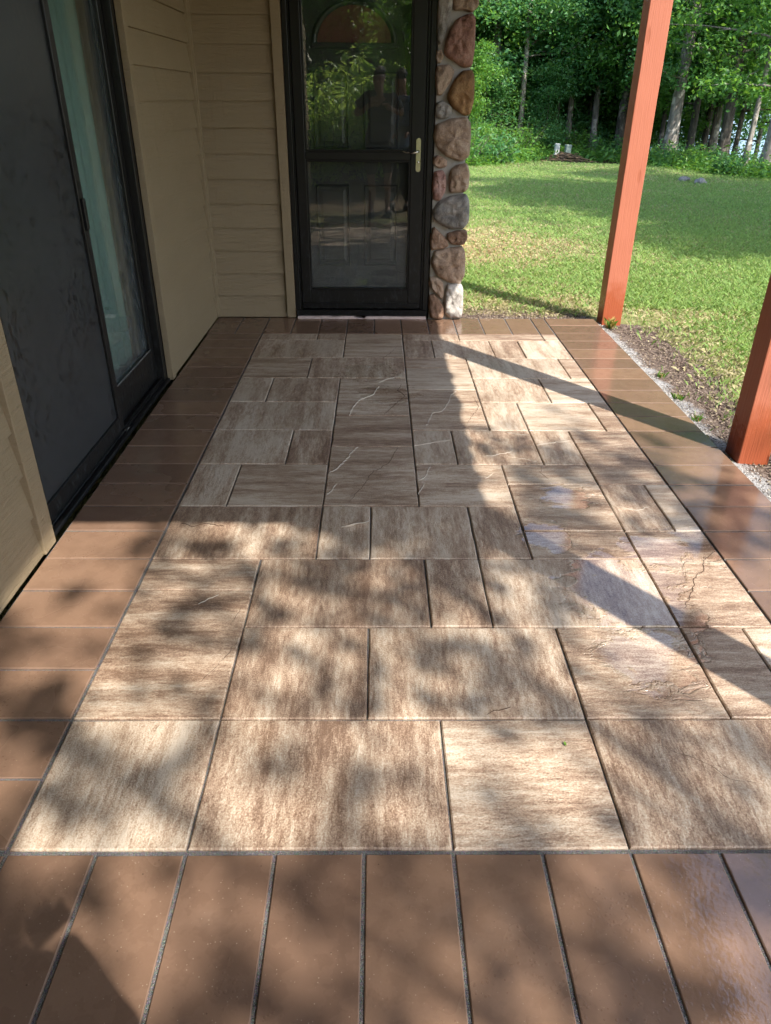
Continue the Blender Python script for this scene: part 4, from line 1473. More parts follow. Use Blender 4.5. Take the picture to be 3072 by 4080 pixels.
# understory
for (x, y, k, s, lb) in (
        (3.5, 24.0, 0, 0.7, 'leafy sapling beside the stone pier at the lawn edge'),
        (5.3, 27.6, 1, 0.8, 'dense young maple left of the utility boxes'),
        (6.6, 28.6, 0, 0.8, 'tall leafy sapling above the brush pile'),
        (7.6, 29.0, 2, 1.1, 'bushy sapling just behind the utility boxes'),
        (4.2, 25.6, 2, 0.8, 'low bushy sapling in shade right of the pier'),
        (8.5, 30.5, 1, 0.95, 'young maple between the boxes and the far post'),
        (13.2, 30.8, 1, 0.62, 'young maple in front of the water near the right edge'),
        (10.4, 28.5, 0, 0.85, 'sapling behind the thick pale grey trunk'),
        (9.0, 33.6, 2, 0.9, 'sapling by the shore left of the far post'),
        (7.2, 32.0, 0, 0.9, 'leafy sapling near the water behind the boxes'),
        (5.6, 30.2, 1, 1.0, 'tall sapling deep behind the slim pale trunk'),
        (9.9, 29.6, 0, 0.95, 'sapling right behind the far post and dark trunk'),
        (6.3, 26.2, 2, 0.75, 'low sapling between the slim pale trunk and the boxes'),
        (11.9, 33.6, 1, 0.8, 'sapling beyond the slim dark trunk near the shore')):
    tree('young_maple', lb, x, y, sapl[k], 0.035, 0.0, BARK[1], s, group='saplings along the forest edge', cat='sapling')

# trees outside the frame that shade the lawn and the patio
broad = make_kind('broad_maple', 12.0, 3.6, 3.6, 30, 6, 36, 0.13, LEAF[0], BARK[0], 31)
for i, (x, y, s) in enumerate(((11.4, 2.8, 0.9), (10.5, 5.4, 0.95), (10.3, 8.2, 0.95), (11.2, 11.0, 0.9), (12.8, 6.6, 1.0), (13.2, 2.6, 1.0))):
    tree('shade_maple', 'broad maple standing out of view to the right of the lawn', x, y, broad, 0.2, 0, BARK[0], s, group='maples right of the lawn, out of view')


# the tree behind the camera whose leaf clumps dapple the paving
cot = 1 / math.tan(SUN_EL)


def dapple_tree():
    rs = np.random.default_rng(4)
    e = empty('shade_ash', (5.3, -4.7, float(tz(5.3, -4.7))))
    tag(e, 'leafy tree standing out of view behind the camera, shading the patio', 'tree')
    cl = []
    tries = 0
    while len(cl) < 150 and tries < 4000:
        tries += 1
        gx_, gy_ = rs.uniform(-1.6, 3.4), rs.uniform(-1.9, 2.9)
        d = 0.55
        if gx_ < 0.8: d = 0.70
        if gx_ < -0.35: d = 0.92
        if gx_ > 1.1: d = 0.26
        if gy_ > 1.3 and gx_ > 1.1: d = 0.8 * (1 - smoothstep(2.2, 2.8, gy_))
        if gy_ > 1.4 and gx_ < 1.2: d = 0.15
        if gx_ > 2.3: d *= 0.45
        if gy_ < 0: d = 0.62
        if rs.uniform() > d:
            continue
        h = rs.uniform(5.2, 8.8)
        cl.append((gx_ + SUN_AZ[0] * cot * h, gy_ + SUN_AZ[1] * cot * h, h))
    cl = np.array(cl)
    base = np.array(e.location)
    L = []
    for c in cl:
        n = rs.integers(16, 40)
        L.append(c - base + rs.normal(size=(n, 3)) * rs.uniform(0.10, 0.20))
    L = np.concatenate(L)
    tubes = []
    hub = np.array([0, 0, 4.4])
    for c in cl[::9]:
        t = c - base
        st_ = hub * rs.uniform(0.85, 1.25)
        m1 = st_ + (t - st_) * 0.5 + rs.normal(size=3) * 0.2
        tubes.append(([tuple(st_), tuple(m1), tuple(t)], [0.035, 0.015, 0.004]))
    V, F = join_tubes(tubes)
    link('trunk', trunk_mesh(7.5, 0.16, BARK[0], 77), e)
    link('limbs', poly_mesh('limbs', V, F, BARK[0], True), e)
    link('crown', leaf_mesh('crown', L, 0.13, LEAF[0], 0.4), e)


dapple_tree()


# shrubs
def shrub_mesh(h, rad, n_st, per, leaf, lmat, seed):
    rs = np.random.default_rng(seed)
    tubes, L = [], []
    for i in range(n_st):
        a = rs.uniform(0, 6.28)
        r0 = rs.uniform(0, rad * 0.35)
        r1 = r0 + rs.uniform(0.2, 1.0) * rad
        hh = h * rs.uniform(0.55, 1.08)
        P = [(r0 * math.cos(a), r0 * math.sin(a), 0), ((r0 + r1) / 2 * math.cos(a), (r0 + r1) / 2 * math.sin(a), hh * 0.55),
             (r1 * math.cos(a + 0.2), r1 * math.sin(a + 0.2), hh)]
        tubes.append((P, [0.012, 0.008, 0.003]))
        for _ in range(per):
            t = rs.uniform(0.12, 1.0)
            p = (np.array(P[0]) * (1 - t) ** 2 + 2 * np.array(P[1]) * t * (1 - t) + np.array(P[2]) * t * t)
            L.append(p + rs.normal(size=3) * 0.09)
    V, F = join_tubes(tubes, 5)
    return poly_mesh('stems', V, F, BARK[1], True), leaf_mesh('foliage', np.array(L), leaf, lmat, 0.6, 0.42)


shr = [shrub_mesh(1.0, 0.75, 24, 40, 0.12, LEAF[2], 41), shrub_mesh(1.25, 0.85, 26, 40, 0.11, LEAF[0], 42), shrub_mesh(0.62, 0.7, 26, 30, 0.13, LEAF[1], 43)]
GS = 'shrubs along the forest edge'
for (x, y, k, s, lb) in (
        (3.1, 21.2, 1, 0.9, 'dark green shrub touching the stone pier at the lawn edge'),
        (4.0, 22.2, 2, 1.2, 'low spreading shrub where the lawn meets the woods'),
        (4.6, 23.6, 0, 0.9, 'shrub in shade left of the brush pile'),
        (5.2, 24.3, 1, 0.8, 'rounded shrub right beside the brush pile'),
        (7.4, 26.4, 0, 0.9, 'shrub behind the grey green utility box'),
        (8.3, 25.2, 2, 1.1, 'low shrub between the boxes and the far post'),
        (9.0, 22.4, 2, 0.9, 'bushy shrub just right of the far post'),
        (9.6, 21.6, 0, 0.5, 'bright shrub at the foot of the thick pale trunk'),
        (10.3, 22.2, 2, 0.85, 'ferny shrub below the stout dark grey trunk'),
        (9.5, 18.9, 2, 0.8, 'ferny shrub on the lawn edge behind the two rocks'),
        (10.2, 18.2, 2, 0.7, 'ferny shrub at the lawn edge nearest the right side'),
        (11.4, 21.4, 1, 0.32, 'shrub between the thin trunks and the right edge')):
    e = empty('forest_shrub', (x, y, float(tz(x, y)) - 0.02), random.uniform(0, 6))
    e.scale = (s, s, s)
    tag(e, lb, 'shrub', GS)
    link('stems', shr[k][0], e)
    link('foliage', shr[k][1], e)
# tall weeds behind the camera, seen mirrored in the storm door
WEED_LIT = mat_leaf('brightened_weed_leaves', (0.14, 0.30, 0.06), (0.34, 0.56, 0.14), (0.65, 0.85, 0.16), 0.5)  # leaf colour raised to stand in for sun on the backlit weeds
shw = shrub_mesh(1.75, 0.95, 44, 55, 0.15, WEED_LIT, 44)
for i, (x, y, s) in enumerate(((-0.35, -5.2, 0.95), (0.55, -5.6, 0.98), (-1.5, -5.6, 1.0), (1.75, -6.2, 1.05), (-0.6, -7.0, 1.15), (0.9, -7.4, 1.3), (2.9, -6.8, 1.2))):
    e = empty('weedy_shrub', (x, y, float(tz(x, y)) - 0.02), i * 1.3)
    e.scale = (s, s, s)
    tag(e, 'tall leafy weeds behind the camera, mirrored in the storm door', 'shrub', 'weeds behind the camera')
    link('stems', shw[0], e)
    link('foliage', shw[1], e)
for i, (x, y, s) in enumerate(((-4.5, -11, 1.0), (-2.0, -12.5, 0.95), (0.6, -11.5, 1.05), (3.0, -13.0, 1.0), (-0.8, -15.0, 1.1), (2.0, -16.5, 1.1), (-6.5, -14, 1.0))):  # unseen backdrop trees, added to keep bright sky out of the door reflection
    tree('shade_maple', 'maple added behind the camera to block sky mirrored in the upper door glass', x, y, M2, 0.16, 0, BARK[1], s, group='maples added behind the camera')
for i, (x, y, k, s_) in enumerate(((-1.3, -9.6, 0, 1.1), (0.2, -10.2, 1, 1.05), (1.5, -9.8, 0, 1.1), (-0.5, -11.6, 1, 1.2), (0.9, -12.2, 1, 1.2), (2.4, -11.0, 1, 1.1))):  # denser unseen row added to close sky gaps in the mirrored backdrop
    tree('young_maple', 'bushy sapling added behind the camera to darken the upper door glass', x, y, sapl[k], 0.035, 0, BARK[1], s_, group='saplings added behind the camera', cat='sapling')
# sumac mirrored above the figures
tree('sumac', 'young sumac behind the camera, its fronds mirrored in the upper glass', 1.25, -5.0, sapl[1], 0.03, 0, BARK[1], 0.6, cat='sapling')

# ground cover along the forest edge: ferns and low leaves nobody could count
pl = [(2.2, 20.8), (3.6, 21.6), (5.0, 22.8), (5.9, 25.2), (7.3, 25.8), (8.3, 23.4), (9.0, 20.6), (9.6, 18.3), (10.6, 17.4), (12.0, 18.0)]
C, szs = [], []
for i in range(len(pl) - 1):
    a, b = np.array(pl[i]), np.array(pl[i + 1])
    nm = int(np.linalg.norm(b - a) * 26)
    for _ in range(nm):
        t = rng.uniform()
        c = a + (b - a) * t
        perp = np.array([-(b - a)[1], (b - a)[0]]) / np.linalg.norm(b - a)
        if perp[1] < 0: perp = -perp
        c = c + perp * (rng.exponential(1.6) - 0.35)
        h = rng.uniform(0.08, 0.30)
        n = rng.integers(25, 60)
        pts_ = np.stack([c[0] + rng.normal(size=n) * 0.22, c[1] + rng.normal(size=n) * 0.22, np.zeros(n)], 1)
        pts_[:, 2] = tz(pts_[:, 0], pts_[:, 1]) + np.abs(rng.normal(size=n)) * h * 0.7 + 0.02
        C.append(pts_)
C = np.concatenate(C)
o = link('ground_cover', leaf_mesh('ground_cover', C, 0.105, LEAF[2], 0.8, 0.5))
tag(o, 'low ferns and leafy ground cover along the forest edge', 'ground cover', kind='stuff')
# broad floor of leaves within the woods
n = 26000
px_, py_ = rng.uniform(2, 26, n), rng.uniform(23, 50, n)
keep = (px_ > 0.34 * py_ - 6.5) & (px_ < 0.56 * py_ + 2) & (px_ * 0.5 + py_ * 0.866 < 34.0)
px_, py_ = px_[keep], py_[keep]
C = np.stack([px_, py_, tz(px_, py_) + np.abs(rng.normal(size=len(px_))) * 0.20], 1)
o = link('forest_undergrowth', leaf_mesh('forest_undergrowth', C, 0.20, LEAF[0], 0.8, 0.5))
tag(o, 'leafy undergrowth covering the forest floor', 'undergrowth', kind='stuff')
# far wooded shore across the lake
n = 9000
tt = rng.uniform(-0.2, 1.35, n)
dd = rng.uniform(640, 760, n)
hz = np.abs(rng.normal(size=n)) * 5 + rng.uniform(0, 9, n)
C = np.stack([np.sin(tt) * dd, np.cos(tt) * dd, hz - 2.4], 1)
o = link('far_shore', leaf_mesh('far_shore', C, 8.0, LEAF[1], 0.3, 0.8))
tag(o, 'distant wooded shore across the lake', 'far shore', kind='stuff')


# ------------------------------------------------------------------ grass
def grass():
    P, S = [], []
    N = 4200000
    x = rng.uniform(1.3, 13, N)
    y = rng.uniform(-1.0, 25.0, N)
    d = np.hypot(x - 0.8, y + 1.0)
    dens = np.clip((5.2 / d) ** 2, 0.02, 1.0)
    keep = rng.uniform(size=N) < dens
    # not on paving or soil, not far outside the view
    e_soil = 2.376 + 0.52 + 0.20 * np.sin(y * 2.1) * 0.5 + rng.normal(size=N) * 0.16
    e_back = 4.383 + 0.36 + 0.10 * np.sin(x * 5.0) + rng.normal(size=N) * 0.07
    keep &= ((x > e_soil) | (y > e_back)) & ((x > 1.45) | (y > 4.9))
    keep &= x < 0.50 * (y + 1.0) + 2.6
    keep &= (x * 0.55 + y * 0.83 < 22.5)
    x, y, d = x[keep], y[keep], d[keep]
    n = len(x)
    # colour: green with straw patches
    ns = np.array([mnoise.noise((a * 0.9, b * 0.9, 3.1)) + 0.6 * mnoise.noise((a * 2.7, b * 2.7, 9.0)) for a, b in zip(x, y)])
    brown = np.exp(-(((x - 2.1) / 1.15) ** 2 + ((y - 8.0) / 1.5) ** 2)) * 1.25 + 0.75 * np.exp(-((y - 4.9) / 0.7) ** 2) * (x < 2.6) + 0.75 * np.exp(-((x - 2.95) / 0.5) ** 2) * (y < 4.8)
    dry = np.clip(0.32 + ns * 0.55 + brown, 0, 1.2)
    keep = rng.uniform(size=n) > np.clip(dry - 0.45, 0, 0.62) * 0.95
    x, y, d, dry = x[keep], y[keep], d[keep], dry[keep]
    n = len(x)
    isdry = rng.uniform(size=n) < np.clip(dry * 0.62, 0.05, 0.93)
    v = rng.uniform(0.65, 1.25, (n, 1))
    g_ = np.array([[0.215, 0.335, 0.115]]) * v + rng.normal(size=(n, 3)) * 0.008 + np.array([[0.05, 0.03, 0.0]]) * rng.uniform(0, 1, (n, 1))
    s_ = np.array([[0.44, 0.39, 0.245]]) * v
    colr = np.where(isdry[:, None], s_, g_)
    h = rng.uniform(0.022, 0.050, n) * (1 + 0.02 * d) * np.where(isdry, 0.7, 1.0)
    wd = rng.uniform(0.0005, 0.0010, n) * (0.8 + 0.16 * d) * np.where(isdry, 0.7, 1.0)
    a = rng.uniform(0, 6.283, n)
    ln = h * np.where(isdry, rng.uniform(0.5, 1.9, n), rng.uniform(0.2, 1.1, n))
    b = a + rng.normal(size=n) * 0.8 + 1.57
    z = tz(x, y)
    dx, dy = np.cos(a) * wd, np.sin(a) * wd
    lx, ly = np.cos(b) * ln, np.sin(b) * ln
    V = np.stack([np.stack([x - dx, y - dy, z - 0.005], 1), np.stack([x + dx, y + dy, z - 0.005], 1),
                  np.stack([x + dx * 0.7 + lx * 0.35, y + dy * 0.7 + ly * 0.35, z + h * 0.62], 1),
                  np.stack([x + lx, y + ly, z + h * np.where(isdry, 0.75, 0.95)], 1)], 1).reshape(-1, 3)
    k = np.arange(n)[:, None] * 4
    F = np.concatenate([k + np.array([[0, 1, 2]]), k + np.array([[0, 2, 3]])])
    cc = np.concatenate([np.clip(colr, 0.005, 1), np.ones((n, 1))], 1)
    me = fast_mesh('grass', V, F, GRASS, False, {'gc': np.repeat(cc, 4, 0)})
    o = link('grass', me)
    tag(o, 'mown lawn grass with straw coloured dry patches', 'grass', kind='stuff')
    return n


ngrass = grass()

# tufts growing at the patio edge and post feet
GT = 'grass tufts at the patio edge'
tufts = [(2.46, 4.24, 34, 0.075, 'straw coloured grass tuft in front of the far post foot'), (2.47, 3.18, 26, 0.034, 'small green tuft in the gravel, the one farthest along'),
         (2.44, 2.80, 26, 0.034, 'small green tuft in the gravel, middle of three'), (2.43, 2.50, 26, 0.034, 'small green tuft in the gravel, nearest the wet post'),
         (2.60, 1.93, 16, 0.09, 'thin grass tuft at the foot of the wet post')]
for i, (x, y, n, h, lb) in enumerate(tufts):
    V, F, Cc = [], [], []
    rs = random.Random(i)
    for k in range(n):
        a, b = rs.uniform(0, 6.28), rs.uniform(0, 6.28)
        r0 = rs.uniform(0, 0.03)
        hh, ln = h * rs.uniform(0.5, 1.2), h * rs.uniform(0.2, 0.9)
        bx, by = r0 * math.cos(b), r0 * math.sin(b)
        wx, wy = 0.0013 * math.cos(a + 1.57), 0.0013 * math.sin(a + 1.57)
        s0 = len(V)
        V += [(bx - wx, by - wy, -0.01), (bx + wx, by + wy, -0.01), (bx + wx * .7 + ln * .35 * math.cos(a), by + wy * .7 + ln * .35 * math.sin(a), hh * 0.65),
              (bx + ln * math.cos(a), by + ln * math.sin(a), hh * 0.9)]
        F += [(s0, s0 + 1, s0 + 2), (s0, s0 + 2, s0 + 3)]
        c = (0.36, 0.27, 0.10, 1) if (i == 0 and rs.random() < 0.7) or rs.random() < 0.2 else (0.09, 0.19, 0.03, 1)
        Cc += [c] * 4
    o = link('grass_tuft', fast_mesh('grass_tuft', np.array(V), np.array(F), GRASS, False, {'gc': np.array(Cc)}), None, (x, y, float(tz(x, y)) + 0.012))
    tag(o, lb, 'grass tuft', GT)


# pebbles and mulch chips on the soil beds
def scatter_bits(name, n, px, py, size, colors, flat, label, cat):
    base = np.array([(1, 0, 0), (-1, 0, 0), (0, 1, 0), (0, -1, 0), (0, 0, 1), (0, 0, -1)], float)
    fc = np.array([(0, 2, 4), (2, 1, 4), (1, 3, 4), (3, 0, 4), (2, 0, 5), (1, 2, 5), (3, 1, 5), (0, 3, 5)])
    sx = size * rng.uniform(0.5, 1.5, (n, 1, 3)) * np.array([1.6 if flat else 1.0, 0.75, 0.35 if flat else 0.7])
    V = base[None] * sx + rng.normal(size=(n, 6, 3)) * size * 0.12
    a = rng.uniform(0, 6.28, n)
    c, s = np.cos(a)[:, None], np.sin(a)[:, None]
    X = V[:, :, 0] * c - V[:, :, 1] * s
    Y = V[:, :, 0] * s + V[:, :, 1] * c
    Z = V[:, :, 2] + X * rng.normal(size=(n, 1)) * 0.3
    z0 = tz(px, py) + 0.010
    V = np.stack([X + px[:, None], Y + py[:, None], Z + z0[:, None]], 2).reshape(-1, 3)
    F = (np.arange(n)[:, None, None] * 6 + fc[None]).reshape(-1, 3)
    ci = np.array(colors)[rng.integers(0, len(colors), n)] * rng.uniform(0.6, 1.3, (n, 1))
    cc = np.concatenate([ci, np.ones((n, 1))], 1)
    o = link(name, fast_mesh(name, V, F, mat_attr(name + '_bits', 'bc', 0.8), False, {'bc': np.repeat(cc, 6, 0)}))
    tag(o, label, cat, kind='stuff')


n = 6500
px_ = np.where(np.arange(n) < 5000, 2.380 + np.abs(rng.normal(size=n)) * 0.036, rng.uniform(1.42, 2.38, n))
py_ = np.where(np.arange(n) < 5000, rng.uniform(0.2, 4.40, n), 4.388 + np.abs(rng.normal(size=n)) * 0.05)
scatter_bits('gravel', n, px_, py_, 0.0052, [(0.36, 0.35, 0.345), (0.24, 0.23, 0.225), (0.44, 0.42, 0.40), (0.13, 0.125, 0.12)], False, 'pale grey gravel along the outer edge of the paving', 'gravel')
n = 11000
k_ = np.arange(n) < 8500
px_ = np.where(k_, 2.42 + rng.beta(1.5, 2.2, n) * 0.74, rng.uniform(1.42, 2.40, n))
py_ = np.where(k_, rng.uniform(0.2, 4.30, n), 4.43 + rng.beta(1.4, 2.2, n) * 0.5)
scatter_bits('mulch', n, px_, py_, 0.0055, [(0.10, 0.065, 0.05), (0.17, 0.12, 0.095), (0.28, 0.22, 0.185), (0.05, 0.035, 0.028), (0.40, 0.33, 0.24)], True, 'dark bark mulch between the paving and the lawn', 'mulch')
n = 2600
px_, py_ = rng.normal(2.2, 0.75, n), rng.normal(8.0, 1.0, n)
scatter_bits('dry_needles', n, px_, py_, 0.012, [(0.40, 0.24, 0.12), (0.30, 0.17, 0.09), (0.46, 0.33, 0.19)], True, 'reddish dry needles on the bare lawn patch', 'needles')

# ------------------------------------------------------------------ small things by the woods
ug = simple('pedestal_green', (0.24, 0.30, 0.28), 0.5, 0.4, nscale=10)
uw = simple('pedestal_white', (0.62, 0.63, 0.62), 0.5, 0.4, nscale=12, namt=0.35)


def utility(x, y, w_, h, mat, tilt, label):
    e = empty('utility_box', (x, y, float(tz(x, y)) - 0.02), 0.25)
    e.rotation_euler = (0, tilt, 0.25)
    tag(e, label, 'utility box')
    bm = bmesh.new()
    add_box(bm, (-w_ / 2, -w_ * 0.4, 0), (w_ / 2, w_ * 0.4, h - 0.06), 0.008)
    bm_done('housing', bm, mat, e)
    bm = bmesh.new()
    add_box(bm, (-w_ * 0.51, -w_ * 0.42, h - 0.065), (w_ * 0.51, w_ * 0.42, h), 0.012, 2)
    bm_done('cap', bm, mat, e)
    bm = bmesh.new()
    add_box(bm, (-w_ * 0.36, -w_ * 0.4 - 0.006, h * 0.40), (w_ * 0.36, -w_ * 0.4 - 0.001, h * 0.80), 0.002)
    bm_done('door_plate', bm, mat, e)


utility(6.56, 23.9, 0.17, 0.47, ug, 0.03, 'grey green utility pedestal by the brush pile, right of the white one')
utility(6.28, 24.2, 0.14, 0.48, uw, 0.06, 'white utility pedestal by the brush pile, leaning slightly')

V, F = [], []
rs = random.Random(3)
for k in range(90):
    c = Vector((rs.gauss(0, 0.28), rs.gauss(0, 0.14), 0))
    hh = 0.26 * math.exp(-(c.x / 0.4) ** 2) * rs.uniform(0.15, 1.0)
    a = rs.gauss(-0.5, 0.5)
    l = rs.uniform(0.25, 0.55)
    d = Vector((math.cos(a), 0.5 * math.sin(a), rs.uniform(-0.25, 0.12)))
    p0 = c + Vector((0, 0, hh + 0.02))
    v, f = tube([p0 - d * l / 2, p0 + Vector((0, 0, 0.015)), p0 + d * l / 2], [0.016, 0.017, 0.010], 5, base=len(V))
    V += v
    F += f
o = link('brush_pile', poly_mesh('brush_pile', V, F, simple('cut_brush', (0.17, 0.115, 0.075), 0.9, 0.2, nscale=9, namt=0.5)), None, (6.42, 23.2, float(tz(6.42, 23.2))))
o.scale = (1.05, 1.05, 0.85)
tag(o, 'heap of cut brown sticks in front of the utility pedestals', 'brush pile')


def rock(x, y, w_, d_, h, label, seed):
    bm = bmesh.new()
    bmesh.ops.create_icosphere(bm, subdivisions=3, radius=1.0)
    for v in bm.verts:
        k = 1 + 0.35 * mnoise.noise(v.co * 1.3 + Vector((seed, 0, 0))) + 0.10 * mnoise.noise(v.co * 4 + Vector((seed, 3, 0)))
        v.co = Vector((v.co.x * w_ * k, v.co.y * d_ * k, v.co.z * h * k))
    o = bm_done('rock', bm, ST_GRY, None, True, (x, y, float(tz(x, y)) + h * 0.2), (0, 0, seed))
    tag(o, label, 'rock', 'two rocks on the shaded lawn')


rock(7.95, 16.75, 0.20, 0.13, 0.10, 'pale rounded rock on the shaded lawn, the right one', 1.2)
rock(7.75, 17.2, 0.15, 0.10, 0.10, 'darker rock with twigs on the shaded lawn, the left one', 2.7)


# ------------------------------------------------------------------ the two people mirrored in the storm door
def skin_body(name, joints, edges, mat, parent, root=0, sub=2):
    me = bpy.data.meshes.new(name)
    ks = list(joints)
    me.from_pydata([joints[k][0] for k in ks], [(ks.index(a), ks.index(b)) for a, b in edges], [])
    o = link(name, me, parent)
    o.modifiers.new('skin', 'SKIN').use_smooth_shade = True
    sv = me.skin_vertices[0].data
    for i, k in enumerate(ks):
        r_ = joints[k][1]
        sv[i].radius = (r_, r_) if not isinstance(r_, tuple) else r_
        sv[i].use_root = i == root
    s_ = o.modifiers.new('sub', 'SUBSURF')
    s_.levels = sub
    s_.render_levels = sub
    me.materials.append(mat)
    return o


SKINM = simple('skin', (0.36, 0.20, 0.14), 0.55, 0.4)
HAIR = simple('hair', (0.02, 0.015, 0.012), 0.6, 0.4)


def person(loc, rz, h, shirt, lower, shorts, label, hold):
    e = empty('person', loc, rz)
    tag(e, label, 'person')
    s = h / 1.75
    # faces local +y
    J = {'pelvis': ((0, 0, 0.95), (0.15, 0.11)), 'waist': ((0, 0, 1.08), (0.14, 0.105)), 'chest': ((0, 0.0, 1.30), (0.165, 0.12)), 'neckb': ((0, -0.01, 1.44), (0.085, 0.075)),
         'neck': ((0, 0.005, 1.50), 0.066), 'head': ((0, 0.02, 1.605), (0.104, 0.118)), 'crown': ((0, 0.005, 1.695), (0.094, 0.112))}
    E_ = [('pelvis', 'waist'), ('waist', 'chest'), ('chest', 'neckb'), ('neckb', 'neck'), ('neck', 'head'), ('head', 'crown')]
    for sd__, sx in (('l', -1), ('r', 1)):
        J['hip' + sd__] = ((0.095 * sx, 0, 0.90), 0.092)
        J['knee' + sd__] = ((0.105 * sx, 0.015, 0.50), 0.058)
        J['calf' + sd__] = ((0.106 * sx, -0.01, 0.34), 0.054)
        J['ank' + sd__] = ((0.108 * sx, -0.01, 0.09), 0.036)
        J['toe' + sd__] = ((0.125 * sx, 0.15, 0.035), 0.036)
        E_ += [('pelvis', 'hip' + sd__), ('hip' + sd__, 'knee' + sd__), ('knee' + sd__, 'calf' + sd__), ('calf' + sd__, 'ank' + sd__), ('ank' + sd__, 'toe' + sd__)]
        J['sh' + sd__] = ((0.185 * sx, 0, 1.405), 0.062)
        el, wr, ha = hold[sd__]
        J['el' + sd__] = (el, 0.042)
        J['wr' + sd__] = (wr, 0.030)
        J['pa' + sd__] = (ha, (0.040, 0.024))
        E_ += [('chest', 'sh' + sd__), ('sh' + sd__, 'el' + sd__), ('el' + sd__, 'wr' + sd__), ('wr' + sd__, 'pa' + sd__)]
    b = skin_body('body', J, E_, SKINM, e)
    # fingers rooted in the palm
    for sd__, sx in (('l', -1), ('r', 1)):
        el, wr, ha = (Vector(q_) for q_ in hold[sd__])
        d = (ha - wr).normalized()
        side = d.cross(Vector((0, 0, 1)))
        side = side.normalized() if side.length > 0.1 else Vector((1, 0, 0))
        curl = Vector((0, 0.4, -0.8))
        for f in range(5):
            off = (f - 1.5) * 0.017 if f < 4 else -0.042
            ln = (0.066, 0.076, 0.072, 0.056, 0.05)[f]
            p0 = ha + side * off * (1 if f < 4 else 0.6) + d * (0.015 if f < 4 else -0.01)
            p1 = p0 + (d * 0.55 + curl * 0.15 + (side * -0.5 if f == 4 else Vector())) * ln
            p2 = p1 + (d * 0.30 + curl * 0.40) * ln
            v, fc = tube([p0, (p0 + p1) / 2, p1, (p1 + p2) / 2, p2], [0.0095, 0.0092, 0.0088, 0.0082, 0.005], 8)
            link('finger', poly_mesh('finger', v, fc, SKINM, True), e)
    # shirt
    T = {k: (J[k][0], tuple(x + 0.016 for x in J[k][1]) if isinstance(J[k][1], tuple) else J[k][1] + 0.02) for k in ('pelvis', 'waist', 'chest')}
    T['neckb'] = ((0, -0.005, 1.455), (0.09, 0.085))
    T['hem'] = ((0, 0, 0.84), (0.185, 0.14))
    T['pelvis'] = ((0, 0, 0.95), (0.178, 0.134))
    te = [('hem', 'pelvis'), ('pelvis', 'waist'), ('waist', 'chest'), ('chest', 'neckb')]
    for sd__ in 'lr':
        T['sh' + sd__] = (J['sh' + sd__][0], 0.080)
        p = Vector(J['sh' + sd__][0]).lerp(Vector(J['el' + sd__][0]), 0.72)
        T['sl' + sd__] = (tuple(p), 0.068)
        te += [('chest', 'sh' + sd__), ('sh' + sd__, 'sl' + sd__)]
    skin_body('shirt', T, te, shirt, e, root=0)
    # shorts or trousers
    B = {'pelvis': ((0, 0, 0.96), (0.165, 0.125)), 'waistb': ((0, 0, 1.03), (0.152, 0.116))}
    be = [('pelvis', 'waistb')]
    for sd__ in 'lr':
        B['hip' + sd__] = (J['hip' + sd__][0], 0.108)
        B['kn' + sd__] = (J['knee' + sd__][0], 0.082)
        be += [('pelvis', 'hip' + sd__), ('hip' + sd__, 'kn' + sd__)]
        if not shorts:
            B['an' + sd__] = ((J['ank' + sd__][0][0], 0, 0.10), 0.062)
            be += [('kn' + sd__, 'an' + sd__)]
    skin_body('shorts' if shorts else 'trousers', B, be, lower, e)
    # hair, ears, nose, eyes, mouth
    bm = bmesh.new()
    bmesh.ops.create_uvsphere(bm, u_segments=18, v_segments=12, radius=1.0)
    for v in bm.verts:
        v.co = Vector((v.co.x * 0.090, v.co.y * 0.112 - 0.010, v.co.z * 0.092 + 1.685))
    bmesh.ops.delete(bm, geom=[v for v in bm.verts if v.co.z + 0.7 * v.co.y < 1.672 and v.co.y > -0.075], context='VERTS')
    bm_done('hair', bm, HAIR, e, True)
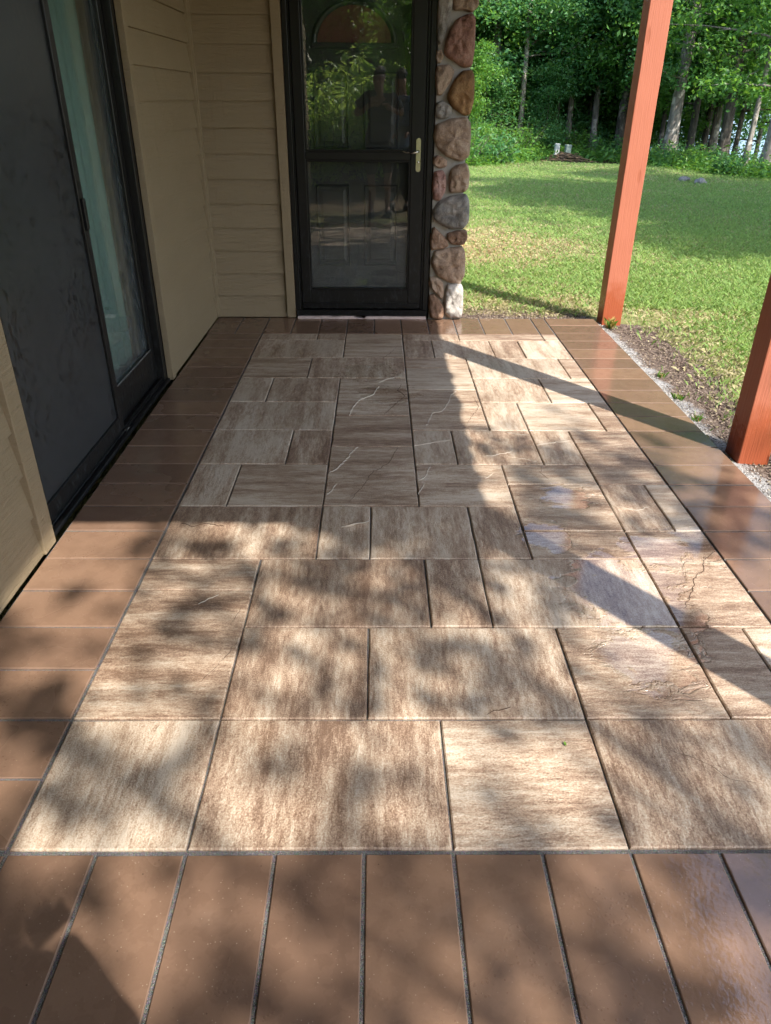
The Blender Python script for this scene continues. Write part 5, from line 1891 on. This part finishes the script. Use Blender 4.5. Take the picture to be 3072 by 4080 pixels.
    for sx in (-1, 1):
        bm = bmesh.new()
        bmesh.ops.create_uvsphere(bm, u_segments=10, v_segments=8, radius=1.0)
        for v in bm.verts:
            v.co = Vector((v.co.x * 0.010 + sx * 0.080, v.co.y * 0.018 + 0.0, v.co.z * 0.030 + 1.640))
        bm_done('ear', bm, SKINM, e, True)
        bm = bmesh.new()
        bmesh.ops.create_uvsphere(bm, u_segments=10, v_segments=8, radius=0.011)
        bm_done('eye', bm, HAIR, e, True, (sx * 0.030, 0.096, 1.650))
    v, fc = tube([(0, 0.098, 1.655), (0, 0.112, 1.635), (0, 0.124, 1.615), (0, 0.106, 1.606)], [0.008, 0.011, 0.015, 0.008], 8)
    link('nose', poly_mesh('nose', v, fc, SKINM, True), e)
    v, fc = tube([(-0.024, 0.096, 1.580), (0, 0.104, 1.578), (0.024, 0.096, 1.580)], [0.003, 0.006, 0.003], 6)
    link('mouth', poly_mesh('mouth', v, fc, simple('lips', (0.28, 0.11, 0.09), 0.5), True), e)
    for sx in (-1, 1):
        bm = bmesh.new()
        add_box(bm, (0.108 * sx - 0.048, -0.085, 0.0), (0.108 * sx + 0.056 * 1, 0.20, 0.085), 0.03, 3)
        bm_done('shoe', bm, HAIR, e, True)
    e.scale = (s, s, s)
    return e


zg = float(tz(0.8, -1.6))
person((0.80, -1.28, zg), 0.0, 1.80, simple('dark_tee', (0.030, 0.032, 0.036), 0.8), simple('dark_shorts', (0.035, 0.034, 0.033), 0.8), True,
       'person in dark tee and shorts holding a phone up, mirrored in the storm door glass',
       {'l': ((-0.31, -0.02, 1.20), (-0.13, 0.13, 1.33), (-0.085, 0.165, 1.355)), 'r': ((0.30, -0.02, 1.20), (0.15, 0.13, 1.28), (0.105, 0.165, 1.31))})
person((1.10, -2.05, zg), 0.12, 1.76, simple('pale_blue_shirt', (0.32, 0.37, 0.45), 0.8), simple('navy_trousers', (0.020, 0.022, 0.030), 0.8), False,
       'person in pale blue shirt and dark trousers behind the other, mirrored in the door',
       {'l': ((-0.25, -0.02, 1.16), (-0.14, 0.16, 1.02), (-0.10, 0.23, 1.00)), 'r': ((0.25, -0.02, 1.16), (0.20, 0.18, 1.02), (0.17, 0.25, 1.00))})
print('trees', tcount[0], 'grass', ngrass)
